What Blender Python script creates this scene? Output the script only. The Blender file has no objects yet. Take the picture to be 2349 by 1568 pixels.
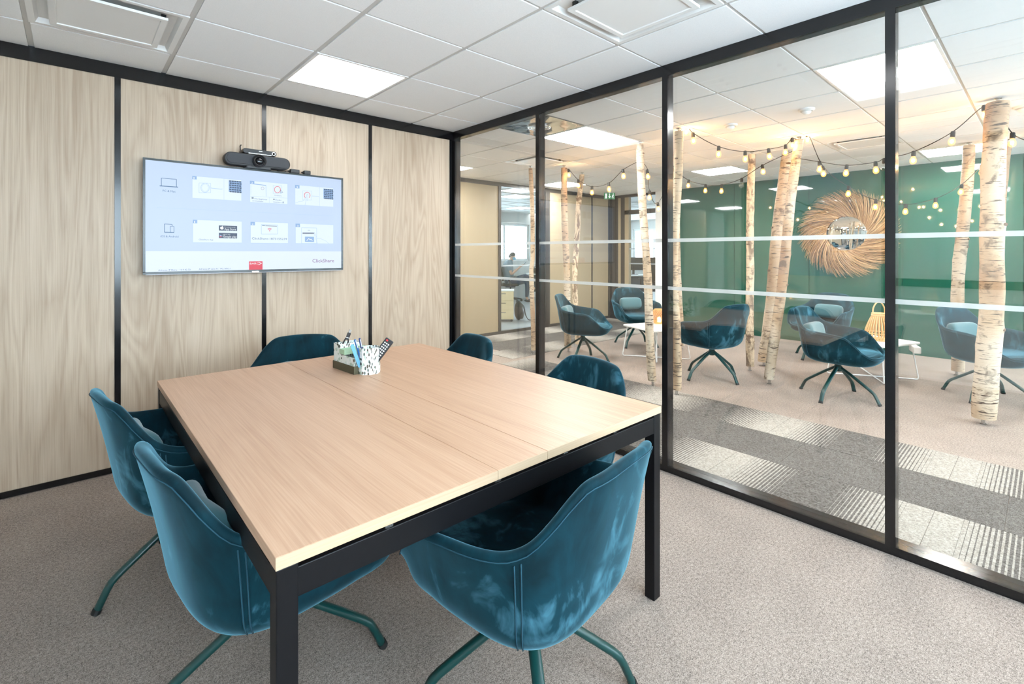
import bpy, bmesh, math, random
from mathutils import Vector, Matrix
random.seed(7)
S = bpy.context.scene
COL = S.collection
PI = math.pi
# ------------------------------------------------------------------ camera (solved from the ceiling grid and wall lines)
W, H = 2349, 1568
F, HY, YAW = 1114.936, 578.96, 0.736
CAM = Vector((-2.6763, -3.793, 1.3315))
ZC = 2.476                                   # ceiling height
cd = bpy.data.cameras.new('camera'); cam = bpy.data.objects.new('camera', cd); COL.objects.link(cam)
cam.location = CAM; cam.rotation_euler = (PI/2, 0, -YAW)
cd.sensor_width = 36; cd.lens = F/W*36; cd.shift_y = -(H/2-HY)/W; cd.clip_start = .05
S.camera = cam
# ------------------------------------------------------------------ world, exposure
wd = bpy.data.worlds.new('sky'); S.world = wd; wd.use_nodes = True
bg = wd.node_tree.nodes['Background']; bg.inputs[0].default_value = (.74, .88, 1, 1); bg.inputs[1].default_value = 14.0
S.view_settings.view_transform = 'Standard'; S.view_settings.look = 'None'
S.view_settings.gamma = 1; S.view_settings.use_curve_mapping = False
S.view_settings.exposure = 0.50
try:
    S.cycles.max_bounces = 8; S.cycles.transparent_max_bounces = 20; S.cycles.glossy_bounces = 5; S.cycles.diffuse_bounces = 4; S.cycles.use_adaptive_sampling = True; S.cycles.adaptive_threshold = .03
    S.cycles.use_denoising = True; S.cycles.sample_clamp_indirect = 6.0; S.cycles.caustics_reflective = False; S.cycles.caustics_refractive = False
except Exception: pass
LED_E, LED_L, BULB_E, SCREEN_E = 5.5, 54.0, 230.0, .67
# ------------------------------------------------------------------ pixel helpers: a pixel is a direction
_fw = Vector((math.sin(YAW), math.cos(YAW), 0)); _rt = Vector((math.cos(YAW), -math.sin(YAW), 0))
def ray(u, v): return _fw + _rt*((u-W/2)/F) + Vector((0, 0, -(v-HY)/F))
def on_z(u, v, z=0):
    d = ray(u, v); return CAM + d*((z-CAM.z)/d.z)
def on_y(u, v, y=0):
    d = ray(u, v); return CAM + d*((y-CAM.y)/d.y)
def on_x(u, v, x=0):
    d = ray(u, v); return CAM + d*((x-CAM.x)/d.x)
def at_depth(u, v, D): return CAM + ray(u, v)*D
# ------------------------------------------------------------------ object helpers
class MB:
    def __init__(s): s.v = []; s.f = []
    def add(s, vs, fs):
        n = len(s.v); s.v += [tuple(p) for p in vs]; s.f += [tuple(i+n for i in f) for f in fs]; return s
    def box(s, x0, x1, y0, y1, z0, z1, M=None):
        vs = [Vector((x, y, z)) for z in (z0, z1) for y in (y0, y1) for x in (x0, x1)]
        if M: vs = [M @ p for p in vs]
        return s.add(vs, [(0, 2, 3, 1), (4, 5, 7, 6), (0, 1, 5, 4), (2, 6, 7, 3), (0, 4, 6, 2), (1, 3, 7, 5)])
    def tube(s, pts, r, n=8, cap=True, flat=1.0):
        pts = [Vector(p) for p in pts]; m = len(pts)
        rs = r if isinstance(r, (list, tuple)) else [r]*m
        vs = []; up = Vector((0, 0, 1)); prev = None
        for i, p in enumerate(pts):
            t = (pts[min(i+1, m-1)]-pts[max(i-1, 0)]).normalized()
            if prev is None:
                a = t.cross(up)
                if a.length < 1e-4: a = t.cross(Vector((1, 0, 0)))
            else: a = prev - t*prev.dot(t)
            a.normalize(); prev = a; b = t.cross(a)
            for k in range(n):
                an = 2*PI*k/n; vs.append(p + a*math.cos(an)*rs[i] + b*math.sin(an)*rs[i]*flat)
        fs = [(i*n+k, i*n+(k+1) % n, (i+1)*n+(k+1) % n, (i+1)*n+k) for i in range(m-1) for k in range(n)]
        if cap: fs += [tuple(range(n-1, -1, -1)), tuple((m-1)*n+k for k in range(n))]
        return s.add(vs, fs)
    def lathe(s, prof, n=24, M=None):
        vs = []
        for r, z in prof:
            for k in range(n):
                a = 2*PI*k/n; vs.append(Vector((r*math.cos(a), r*math.sin(a), z)))
        if M: vs = [M @ p for p in vs]
        m = len(prof)
        fs = [(i*n+k, i*n+(k+1) % n, (i+1)*n+(k+1) % n, (i+1)*n+k) for i in range(m-1) for k in range(n)]
        fs += [tuple(range(n-1, -1, -1)), tuple((m-1)*n+k for k in range(n))]
        return s.add(vs, fs)
    def prism(s, poly, h0, h1, M=None):       # poly in xy, extruded in z
        n = len(poly); vs = [Vector((x, y, h)) for h in (h0, h1) for x, y in poly]
        if M: vs = [M @ p for p in vs]
        return s.add(vs, [tuple(range(n-1, -1, -1)), tuple(range(n, 2*n))] + [(i, (i+1) % n, n+(i+1) % n, n+i) for i in range(n)])
    def sphere(s, c, r, nu=14, nv=8):
        rx, ry, rz = r if isinstance(r, (tuple, list)) else (r, r, r)
        prof = [(math.sin(PI*(i+.02)/(nv+.04)), -math.cos(PI*(i+.02)/(nv+.04))) for i in range(nv+1)]
        return s.lathe(prof, nu, Matrix.Translation(c) @ Matrix.Diagonal((rx, ry, rz, 1)))
    def grid(s, rows, closed=False):
        n = len(rows[0]); vs = [p for r in rows for p in r]; fs = []
        for i in range(len(rows)-1):
            for k in range(n if closed else n-1):
                fs.append((i*n+k, i*n+(k+1) % n, (i+1)*n+(k+1) % n, (i+1)*n+k))
        return s.add(vs, fs)
    def mesh(s, name='m', smooth=False):
        me = bpy.data.meshes.new(name); me.from_pydata(s.v, [], s.f); me.validate()
        bm = bmesh.new(); bm.from_mesh(me); bmesh.ops.recalc_face_normals(bm, faces=bm.faces); bm.to_mesh(me); bm.free()
        if smooth:
            for p in me.polygons: p.use_smooth = True
        return me
def link(name, me, mat=None, parent=None):
    o = bpy.data.objects.new(name, me); COL.objects.link(o)
    if mat and me and not me.materials: me.materials.append(mat)
    if parent: o.parent = parent
    return o
def obj(name, mb, mat, parent=None, smooth=False, bevel=0, ang=None):
    o = link(name, mb.mesh(name, smooth), mat, parent)
    if bevel:
        b = o.modifiers.new('bevel', 'BEVEL'); b.width = bevel; b.segments = 2; b.limit_method = 'ANGLE'
    if ang is not None:
        try:
            for p in o.data.polygons: p.use_smooth = True
            o.data.set_sharp_from_angle(angle=math.radians(ang))
        except Exception: pass
    return o
def box(name, x0, x1, y0, y1, z0, z1, mat, parent=None, bevel=0): return obj(name, MB().box(x0, x1, y0, y1, z0, z1), mat, parent, bevel=bevel)
def tag(o, label, cat, group=None):
    o['label'] = label; o['category'] = cat
    if group: o['group'] = group
    return o
def thing(name, label, cat, loc=(0, 0, 0), rz=0, group=None):
    o = bpy.data.objects.new(name, None); COL.objects.link(o); o.location = loc; o.rotation_euler = (0, 0, rz); o.empty_display_size = .1
    return tag(o, label, cat, group)
def struct(o, label=None):
    o['kind'] = 'structure'
    if label: o['label'] = label
    return o
def dup(root, loc, rz, label, group=None):
    r = root.copy(); COL.objects.link(r); r.location = loc; r.rotation_euler = (0, 0, rz); r['label'] = label
    if group: r['group'] = group
    def kids(a, b):
        for ch in list(a.children):
            c = ch.copy(); COL.objects.link(c); c.parent = b; kids(ch, c)
    kids(root, r); return r
def smooth_pts(pts, k=5):                    # Catmull-Rom
    pts = [Vector(p) for p in pts]; out = []
    for i in range(len(pts)-1):
        p0, p1, p2, p3 = pts[max(i-1, 0)], pts[i], pts[i+1], pts[min(i+2, len(pts)-1)]
        for j in range(k):
            t = j/k
            out.append(.5*((2*p1)+(p2-p0)*t+(2*p0-5*p1+4*p2-p3)*t*t+(3*p1-p0-3*p2+p3)*t**3))
    return out+[pts[-1]]
def sstep(a, b, x):
    t = max(0, min(1, (x-a)/(b-a))); return t*t*(3-2*t)
def rrect(w, h, r, n=5):
    out = []
    for cx, cy, a0 in ((w/2-r, h/2-r, 0), (-w/2+r, h/2-r, 90), (-w/2+r, -h/2+r, 180), (w/2-r, -h/2+r, 270)):
        for k in range(n+1):
            a = math.radians(a0+90*k/n); out.append((cx+r*math.cos(a), cy+r*math.sin(a)))
    return out
# ------------------------------------------------------------------ materials (all procedural)
class N:
    def __init__(s, name):
        s.m = bpy.data.materials.new(name); s.m.use_nodes = True; s.t = s.m.node_tree; s.p = s.t.nodes['Principled BSDF']; s.out = s.t.nodes['Material Output']
    def n(s, kind, **kw):
        x = s.t.nodes.new(kind)
        for k, v in kw.items(): setattr(x, k, v)
        return x
    def l(s, a, b): s.t.links.new(a, b); return s
    def obj(s, scale=(1, 1, 1), loc=(0, 0, 0), rand=0):
        tc = s.n('ShaderNodeTexCoord'); mp = s.n('ShaderNodeMapping'); mp.inputs['Scale'].default_value = scale; mp.inputs['Location'].default_value = loc
        s.l(tc.outputs['Object'], mp.inputs[0])
        if rand:
            oi = s.n('ShaderNodeObjectInfo'); ml = s.n('ShaderNodeMath', operation='MULTIPLY'); ml.inputs[1].default_value = rand
            cb = s.n('ShaderNodeCombineXYZ'); s.l(oi.outputs['Random'], ml.inputs[0])
            for i in range(3): s.l(ml.outputs[0], cb.inputs[i])
            ad = s.n('ShaderNodeVectorMath', operation='ADD'); s.l(tc.outputs['Object'], ad.inputs[0]); s.l(cb.outputs[0], ad.inputs[1]); s.l(ad.outputs[0], mp.inputs[0])
        return mp.outputs[0]
    def noise(s, vec, scale, detail=4, rough=.55, dist=0):
        x = s.n('ShaderNodeTexNoise'); x.inputs['Scale'].default_value = scale; x.inputs['Detail'].default_value = detail; x.inputs['Roughness'].default_value = rough; x.inputs['Distortion'].default_value = dist
        s.l(vec, x.inputs['Vector']); return x.outputs['Fac']
    def ramp(s, fac, stops):
        x = s.n('ShaderNodeValToRGB'); e = x.color_ramp.elements
        while len(e) < len(stops): e.new(.5)
        for el, (p, c) in zip(e, stops): el.position = p; el.color = (*c, 1) if len(c) == 3 else c
        s.l(fac, x.inputs[0]); return x.outputs['Color']
    def math(s, op, a, b=None, clamp=False):
        x = s.n('ShaderNodeMath', operation=op); x.use_clamp = clamp
        for i, v in enumerate((a, b)):
            if v is None: continue
            if isinstance(v, (int, float)): x.inputs[i].default_value = v
            else: s.l(v, x.inputs[i])
        return x.outputs[0]
    def mix(s, fac, a, b, blend='MIX'):
        x = s.n('ShaderNodeMixRGB', blend_type=blend)
        for i, v in enumerate((fac, a, b)):
            if isinstance(v, (int, float)): x.inputs[i].default_value = v
            elif isinstance(v, tuple): x.inputs[i].default_value = (*v, 1)
            else: s.l(v, x.inputs[i])
        return x.outputs[0]
    def col(s, c):
        if isinstance(c, tuple): s.p.inputs['Base Color'].default_value = (*c, 1)
        else: s.l(c, s.p.inputs['Base Color'])
        return s
    def bump(s, h, strength=.2, dist=.01):
        x = s.n('ShaderNodeBump'); x.inputs['Strength'].default_value = strength; x.inputs['Distance'].default_value = dist
        s.l(h, x.inputs['Height']); s.l(x.outputs[0], s.p.inputs['Normal']); return s
    def set(s, **kw):
        for k, v in kw.items(): s.p.inputs[k.replace('_', ' ')].default_value = v
        return s
def srgb(r, g, b):
    f = lambda c: ((c/255+.055)/1.055)**2.4 if c > 10 else c/255/12.92
    return (f(r), f(g), f(b))
def plain(name, c, rough=.5, metal=0, **kw): return N(name).col(c).set(Roughness=rough, Metallic=metal, **kw).m
def emit(name, c, e):
    n = N(name); n.col((0, 0, 0)).set(Roughness=.4); n.p.inputs['Emission Color'].default_value = (*c, 1); n.p.inputs['Emission Strength'].default_value = e; return n.m
def wood(name, light, mid, dark, axis, gain=1.0, rough=.5, cath=.5):
    n = N(name)
    def sc(across, along): q = [across]*3; q[axis] = along; return n.obj(tuple(q))
    w = n.noise(sc(5.0, .42), 1.0, 2, .45, .9)
    rings = n.math('ABSOLUTE', n.math('SUBTRACT', n.math('FRACT', n.math('MULTIPLY', w, 16*gain)), .5))
    fine = n.noise(sc(210.0, 3.0), 1.0, 3, .6); streak = n.noise(sc(30.0, .55), 1.0, 3, .6, .4); broad = n.noise(sc(2.4, .3), 1.0, 2, .5)
    f = n.math('ADD', n.math('MULTIPLY', n.math('SUBTRACT', rings, .25), cath), n.math('MULTIPLY', n.math('SUBTRACT', fine, .5), .9))
    f = n.math('ADD', f, n.math('ADD', n.math('MULTIPLY', n.math('SUBTRACT', streak, .5), .5), n.math('MULTIPLY', n.math('SUBTRACT', broad, .5), .7)))
    f = n.math('ADD', f, .5)
    n.col(n.ramp(f, [(.08, dark), (.5, mid), (.92, light)])).set(Roughness=rough, Specular_IOR_Level=.35)
    n.bump(fine, .05, .002); return n.m
def carpet(name, c1, c2, sc=260):
    n = N(name); v = n.obj()
    a = n.noise(v, sc, 3, .7); b = n.noise(v, 4, 3, .5); c = n.noise(v, sc*.32, 3, .6)
    m = n.math('ADD', n.math('MULTIPLY', a, .66), n.math('ADD', n.math('MULTIPLY', c, .27), n.math('MULTIPLY', b, .07)))
    n.col(n.ramp(m, [(.38, c1), (.62, c2)])).set(Roughness=1); n.p.inputs['Specular IOR Level'].default_value = .05
    n.bump(m, .55, .006); return n.m
M = {}
M['carpet'] = carpet('carpet_beige', srgb(92, 83, 78), srgb(182, 167, 156))
M['carpet_dark'] = carpet('carpet_charcoal', srgb(42, 40, 38), srgb(120, 116, 112), 200)
M['oak'] = wood('oak_wall_laminate', srgb(199, 180, 160), srgb(182, 162, 141), srgb(156, 133, 112), 2, .8, .45, .5)
M['oak_table'] = wood('oak_table_laminate', srgb(203, 169, 143), srgb(188, 152, 125), srgb(168, 131, 106), 1, .5, .42, .16)
M['oak_edge'] = wood('oak_edge_band', srgb(196, 172, 146), srgb(184, 158, 130), srgb(166, 138, 110), 0, .5, .4, .1)
M['black'] = plain('black_lacquer_aluminium', (.006, .006, .007), .16)
M['black_steel'] = plain('black_powder_steel', (.005, .005, .006), .42, 0, Specular_IOR_Level=.22)
M['white_metal'] = plain('white_metal', (.80, .80, .79), .4)
M['white'] = plain('white_paint', (.82, .82, .80), .7)
M['wall_grey'] = plain('pale_wall_paint', (.62, .62, .60), .8)
n = N('ceiling_tile_mineral'); v = n.obj(rand=3); nz = n.noise(v, 220, 3, .7); n.col(n.ramp(nz, [(.3, (.84, .85, .855)), (.6, (.90, .905, .91))])).set(Roughness=.95); n.bump(nz, .15, .002); M['tile'] = n.m
M['tbar'] = plain('ceiling_tee_grey_white', (.60, .59, .57), .5)
M['cream'] = plain('cream_panel', srgb(158, 142, 116), .45)
M['chrome'] = plain('brushed_steel', (.55, .55, .55), .25, 1)
M['green_steel'] = plain('dark_green_powder_coat', srgb(9, 56, 54), .32)
M['rubber'] = plain('black_rubber', (.012, .012, .012), .7)
M['mirror'] = plain('mirror_glass', (.85, .88, .87), .01, 1)
n = N('teal_velvet'); v = n.obj(rand=7)
a = n.noise(v, 3.2, 3, .55, 1.0); b = n.noise(n.obj((1, 1, .5), rand=9), 10, 4, .6, 1.5)
m_ = n.math('ADD', n.math('MULTIPLY', a, .6), n.math('MULTIPLY', b, .4))
n.col(n.ramp(m_, [(.38, srgb(3, 30, 38)), (.54, srgb(7, 48, 59)), (.70, srgb(74, 124, 142))])).set(Roughness=.8, Sheen_Weight=.9, Sheen_Roughness=.32)
n.p.inputs['Sheen Tint'].default_value = (*srgb(120, 175, 195), 1); n.p.inputs['Specular IOR Level'].default_value = .15
n.bump(m_, .12, .004); M['velvet'] = n.m
M['velvet_pad'] = plain('teal_velvet_pad', srgb(62, 104, 112), .85, 0, Sheen_Weight=.4)
M['seam'] = plain('teal_seam_thread', srgb(16, 66, 82), .8)
# thin architectural glass: same from both sides, Schlick reflection
def thin_glass(name, f0, tint):
    n = N(name); g = n.n('ShaderNodeNewGeometry'); d = n.n('ShaderNodeVectorMath', operation='DOT_PRODUCT')
    n.l(g.outputs['Incoming'], d.inputs[0]); n.l(g.outputs['Normal'], d.inputs[1])
    c = n.math('ABSOLUTE', d.outputs['Value']); k = n.math('POWER', n.math('SUBTRACT', 1.0, c, True), 5)
    f = n.math('ADD', f0, n.math('MULTIPLY', k, 1-f0), True)
    tr = n.n('ShaderNodeBsdfTransparent'); tr.inputs[0].default_value = (*tint, 1)
    gl = n.n('ShaderNodeBsdfAnisotropic'); gl.inputs['Roughness'].default_value = 0; gl.inputs[0].default_value = (1, 1, 1, 1)
    mx = n.n('ShaderNodeMixShader'); n.l(f, mx.inputs[0]); n.l(tr.outputs[0], mx.inputs[1]); n.l(gl.outputs[0], mx.inputs[2])
    n.l(mx.outputs[0], n.out.inputs[0]); return n.m
M['glass'] = thin_glass('partition_glass', .038, (.985, .992, .99))
M['office_glass'] = thin_glass('office_glass', .05, (.96, .985, .99))
M['bulb_off'] = thin_glass('clear_bulb_glass', .06, (.9, .9, .9))
n = N('frosted_film'); tr = n.n('ShaderNodeBsdfTransparent'); df = n.n('ShaderNodeBsdfDiffuse'); tl = n.n('ShaderNodeBsdfTranslucent')
df.inputs[0].default_value = (.64, .67, .67, 1); tl.inputs[0].default_value = (.64, .67, .67, 1)
m1 = n.n('ShaderNodeMixShader'); m1.inputs[0].default_value = .5; n.l(df.outputs[0], m1.inputs[1]); n.l(tl.outputs[0], m1.inputs[2])
m2 = n.n('ShaderNodeMixShader'); m2.inputs[0].default_value = .5; n.l(tr.outputs[0], m2.inputs[1]); n.l(m1.outputs[0], m2.inputs[2]); n.l(m2.outputs[0], n.out.inputs[0]); M['film'] = n.m
n = N('green_lacquered_glass'); v = n.obj(); nz = n.noise(v, 60, 2, .5)
n.col(srgb(28, 78, 62)).set(Roughness=.035, IOR=1.8); n.p.inputs['Coat Weight'].default_value = .1; n.bump(nz, .012, .002); M['green'] = n.m
M['green_frame'] = plain('dark_green_frame', srgb(30, 74, 60), .25)
n = N('birch_bark'); v = n.obj((9, 9, 95), rand=11)
lent = n.noise(v, 1.0, 3, .6); patch = n.noise(n.obj((7, 7, 9), rand=5), 1.0, 4, .65, .6); fine = n.noise(n.obj((40, 40, 260), rand=3), 1.0, 3, .6); warm = n.noise(n.obj((3, 3, 1.2), rand=8), 1.2, 3, .5)
base = n.ramp(warm, [(.38, srgb(202, 188, 168)), (.52, srgb(186, 162, 134)), (.66, srgb(160, 128, 100))])
base = n.mix(n.ramp(fine, [(.45, (0, 0, 0)), (.75, (.35, .35, .35))]), base, srgb(176, 146, 116))
base = n.mix(n.ramp(lent, [(.585, (0, 0, 0)), (.64, (1, 1, 1))]), base, srgb(62, 48, 39))
base = n.mix(n.ramp(patch, [(.55, (0, 0, 0)), (.66, (.8, .8, .8))]), base, srgb(92, 76, 62))
n.col(base).set(Roughness=.8); n.bump(n.math('ADD', lent, patch), .35, .01); M['bark'] = n.m
n = N('birch_bark_dark'); v = n.obj((10, 10, 80), rand=11)
lent = n.noise(v, 1.0, 3, .6); patch = n.noise(n.obj((12, 12, 6), rand=5), 1.0, 5, .7, 1.0)
base = n.mix(n.ramp(patch, [(.46, (0, 0, 0)), (.58, (.9, .9, .9))]), srgb(216, 196, 168), srgb(112, 92, 76))
base = n.mix(n.ramp(lent, [(.6, (0, 0, 0)), (.7, (1, 1, 1))]), base, srgb(84, 66, 52))
n.col(base).set(Roughness=.85); n.bump(n.math('ADD', lent, patch), .5, .012); M['bark_dark'] = n.m
M['knot'] = plain('birch_knot', srgb(112, 90, 72), .9)
M['led'] = emit('led_diffuser', (.96, .985, 1), LED_E); M['led_lounge'] = emit('led_diffuser_lounge', (.99, .985, .975), LED_L)
M['filament'] = emit('glowing_filament', (1, .60, .26), BULB_E)
n = N('warm_bulb_globe'); tr = n.n('ShaderNodeBsdfTransparent'); tr.inputs[0].default_value = (1, .93, .85, 1); em = n.n('ShaderNodeEmission'); em.inputs[0].default_value = (1, .40, .10, 1); em.inputs[1].default_value = .9
ad = n.n('ShaderNodeAddShader'); n.l(tr.outputs[0], ad.inputs[0]); n.l(em.outputs[0], ad.inputs[1]); n.l(ad.outputs[0], n.out.inputs[0]); M['bulb'] = n.m
M['rattan'] = wood('rattan_reed', srgb(232, 200, 152), srgb(214, 176, 128), srgb(176, 136, 92), 2, .5, .6, .1)
M['rattan_warm'] = plain('warm_rattan', srgb(222, 166, 104), .55)
M['bamboo'] = plain('bamboo_strip', srgb(226, 186, 132), .5)
M['plastic'] = plain('black_plastic', (.014, .014, .016), .35)
M['grey_fabric'] = plain('speaker_grey_fabric', (.045, .047, .052), .8)
M['lens'] = plain('lens_glass', (.004, .004, .006), .05)
# ------------------------------------------------------------------ STRUCTURE
XL, YF = -3.75, -5.2            # meeting room left wall, front (window) wall
LX, LYF, LYB = 5.45, -7.2, 2.2  # lounge: green wall, front end, cream wall
OX, OY = 12.2, 9.2              # office far sides
fl = struct(box('floor', XL-.2, 0, YF-.2, .1, -.06, 0, M['carpet']), 'beige flecked carpet of the meeting room')
fl2 = struct(box('floor_lounge', 0, LX+.1, LYF-.2, LYB, -.06, 0, M['carpet']), 'beige flecked carpet of the lounge')
# carpet runner: striped tiles fading between charcoal and beige
def stripe_mat(name, ax):
    n = N(name); tc = n.n('ShaderNodeTexCoord'); sp = n.n('ShaderNodeSeparateXYZ'); n.l(tc.outputs['Object'], sp.inputs[0]); yv = sp.outputs[ax]
    d = n.math('ABSOLUTE', yv)                                         # local coordinate: dark in the middle, light at both ends
    duty = n.math('MULTIPLY', n.math('SUBTRACT', d, .10), 1/.31, True)
    saw = n.math('FRACT', n.math('ADD', n.math('MULTIPLY', yv, 54.0), 100.0))
    line = n.math('LESS_THAN', saw, duty)
    fine = n.noise(n.obj(), 230, 3, .7); fine2 = n.noise(n.obj(), 80, 3, .6); sp2 = n.math('ADD', n.math('MULTIPLY', fine, .5), n.math('MULTIPLY', fine2, .5))
    dark = n.ramp(sp2, [(.38, srgb(44, 42, 40)), (.62, srgb(118, 114, 110))]); light = n.ramp(sp2, [(.38, srgb(120, 115, 108)), (.62, srgb(174, 168, 160))])
    n.col(n.mix(line, dark, light)).set(Roughness=1); n.p.inputs['Specular IOR Level'].default_value = .05; n.bump(sp2, .5, .006); return n.m
M['stripe_y'] = stripe_mat('carpet_gradient_stripe', 1); M['stripe_x'] = stripe_mat('carpet_gradient_stripe_cross', 0)
tl_y = MB().box(-.248, .248, -.499, .499, 0, .004).mesh('carpet_tile'); tl_y.materials.append(M['stripe_y'])
tl_x = MB().box(-.499, .499, -.248, .248, 0, .004).mesh('carpet_tile'); tl_x.materials.append(M['stripe_x'])
for r, xc in enumerate((.37, 1.37)):
    for k in range(-4, 4):
        o = link('carpet_tile', tl_y, None, fl2); o.location = (xc, -2.9+k if k < 3.5 else 0, 0)
for k in range(-8, 8):
    o = box('carpet_tile', .622, 1.118, -2.9+k*.5-.249, -2.9+k*.5+.249, 0, .0035, M['carpet_dark'], fl2)
for r, yc in enumerate((1.95, .95)):
    for k in range(0, 5):
        if yc < 1 and k == 0: continue
        o = link('carpet_tile', tl_x, None, fl2); o.location = (.9+k*.999, yc, 0)
box('carpet_tile', 1.63, LX-.02, 1.203, 1.697, 0, .0035, M['carpet_dark'], fl2)
off_floor = plain('office_grey_carpet', srgb(158, 160, 160), .55)
struct(box('floor_office', -.5, OX, LYB, OY, -.06, 0, off_floor), 'pale grey floor of the open-plan office')
struct(box('floor_corridor', LX+.1, OX, -.2, LYB, -.06, 0, off_floor), 'pale grey floor behind the lounge')
# --- ceilings: tile grid of 0.6 m shared by the whole storey
GX, GY, TB = -2.2425, -.3975, .024
tile_cache = {}
def ceiling(name, x0, x1, y0, y1, holes, label, big=False):
    c = struct(box(name, x0, x1, y0, y1, ZC+.02, ZC+.08, M['white']), label)
    i0, i1 = math.floor((x0-GX)/.6), math.ceil((x1-GX)/.6); j0, j1 = math.floor((y0-GY)/.6), math.ceil((y1-GY)/.6)
    for i in range(i0, i1+1):
        x = GX+.6*i
        if x0+.02 < x < x1-.02: box('grid_bar', x-TB/2, x+TB/2, y0, y1, ZC+.002, ZC+.018, M['tbar'], c)
    for j in range(j0, j1+1):
        y = GY+.6*j
        if y0+.02 < y < y1-.02: box('grid_bar', x0, x1, y-TB/2, y+TB/2, ZC+.003, ZC+.017, M['tbar'], c)
    for i in range(i0, i1):
        for j in range(j0, j1):
            a0, a1 = max(x0, GX+.6*i+.013), min(x1, GX+.6*i+.587); b0, b1 = max(y0, GY+.6*j+.0085), min(y1, GY+.6*j+.5915)
            if a1-a0 < .03 or b1-b0 < .03 or (i, j) in holes: continue
            key = (round(a1-a0, 3), round(b1-b0, 3))
            if key not in tile_cache:
                w, d = key; tile_cache[key] = MB().box(-w/2, w/2, -d/2, d/2, 0, .014).mesh('ceiling_tile'); tile_cache[key].materials.append(M['tile'])
            o = link('ceiling_tile', tile_cache[key], None, c); o.location = ((a0+a1)/2, (b0+b1)/2, ZC-.003)
    return c
def cell(i, j): return GX+.6*i, GX+.6*(i+1), GY+.6*j, GY+.6*(j+1)
# cells: LED panels and air cassettes (i, j): i counts along x from GX, j along y from GY
leds_m = {(1, -1): 'square LED ceiling panel above the far end of the meeting table', (1, -5): 'square LED ceiling panel above the near end of the meeting table'}
vents_m = {(-1, -1): 'square white air cassette in the ceiling beside the wood wall', (2, -4): 'square white air cassette in the ceiling beside the glass partition'}
leds_l = {(5, -1): 'square LED ceiling panel behind the glass, above the carpet runner and slim birch pole', (10, -1): 'LED ceiling panel beside the green glass wall, above the dark velvet chairs', (11, -5): 'LED ceiling panel at the green wall behind the thick birch pole',
          (5, -5): 'square LED ceiling panel above the striped runner near the thick birch pole', (9, 3): 'LED ceiling panel close to the cream wall and exit sign', (5, -9): 'LED ceiling panel at the far end of the lounge runner', (10, -9): 'LED ceiling panel at the far end of the lounge by the green wall', (5, 3): 'LED ceiling panel over the runner corner at the cream wall'}
vents_l = {(6, 1): 'square white air cassette in the lounge ceiling before the paired birch poles', (9, -4): 'square white air cassette in the lounge ceiling near the round wicker mirror'}
ceiling('ceiling', XL, 0.03, YF, 0, set(leds_m) | set(vents_m), 'white mineral tile ceiling of the meeting room')
ceiling('ceiling_lounge', 0.03, LX, LYF, LYB, set(leds_l) | set(vents_l) | {(4, -1)}, 'white mineral tile ceiling of the lounge')
# office ceiling: far, bars joined
oc = struct(box('ceiling_office', -.5, OX, LYB, OY, ZC+.005, ZC+.08, M['white']), 'white tile ceiling of the office'); struct(box('ceiling_corridor', LX, OX, -.2, LYB, ZC+.005, ZC+.08, M['white']))
mb = MB()
for i in range(3, 25): mb.box(GX+.6*i-.012, GX+.6*i+.012, LYB, OY, ZC-.003, ZC+.006)
for j in range(5, 16): mb.box(-.5, OX, GY+.6*j-.012, GY+.6*j+.012, ZC-.004, ZC+.005)
o = obj('ceiling_grid', mb, M['tbar'], oc); o['kind'] = 'stuff'
def led(i, j, label, m='led_lounge'):
    x0, x1, y0, y1 = cell(i, j); cx, cy = (x0+x1)/2, (y0+y1)/2
    t = thing('ceiling_light', label, 'ceiling light', (cx, cy, ZC-.006), group='square LED ceiling panels')
    mb = MB(); a, b = .294, .278
    for s in (-1, 1):
        mb.box(s*b if s > 0 else -a, a if s > 0 else -b, -a, a, 0, .02); mb.box(-b, b, s*b if s > 0 else -a, a if s > 0 else -b, 0, .02)
    obj('frame', mb, M['white_metal'], t)
    box('diffuser', -b, b, -b, b, .004, .012, M[m], t)
    return t
for k, v in leds_m.items(): led(*k, v, 'led')
for k, v in leds_l.items(): led(*k, v)
for k, (i, j) in enumerate([(10, 6), (13, 5), (10, 9), (13, 9), (16, 7), (16, 11), (7, 7), (7, 11), (19, 9), (13, 12)]):
    led(i, j, 'LED panel in the office ceiling behind the cream wall', 'led')
def cassette(i, j, label):
    x0, x1, y0, y1 = cell(i, j); cx, cy = (x0+x1)/2, (y0+y1)/2
    t = thing('air_cassette', label, 'air vent', (cx, cy, ZC-.004), group='square ceiling air cassettes')
    mb = MB(); a, b = .293, .258
    ring = lambda r, z: [Vector((s*r, u*r, z)) for s, u in ((-1, -1), (1, -1), (1, 1), (-1, 1))]
    mb.grid([ring(a, .012), ring(a, 0), ring(b+.01, 0), ring(b-.015, .05), ring(b-.03, .05)], True); obj('rim', mb, M['white_metal'], t)
    box('throat', -b, b, -b, b, .046, .05, plain('vent_dark', (.06, .065, .07), .8), t)
    mb = MB(); mb.grid([ring(.215, .0), ring(.215, -.012), ring(.19, -.012), ring(.187, -.006)], True).box(-.187, .187, -.187, .187, -.007, .0)
    obj('center_plate', mb, M['white_metal'], t)
    for sx in (-1, 1):
        box('bracket', sx*.2-.01, sx*.2+.01, -.19, -.17, .0, .048, M['rubber'], t); box('bracket', sx*.2-.01, sx*.2+.01, .17, .19, .0, .048, M['rubber'], t)
    return t
for k, v in {**vents_m, **vents_l}.items(): cassette(*k, v)
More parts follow.
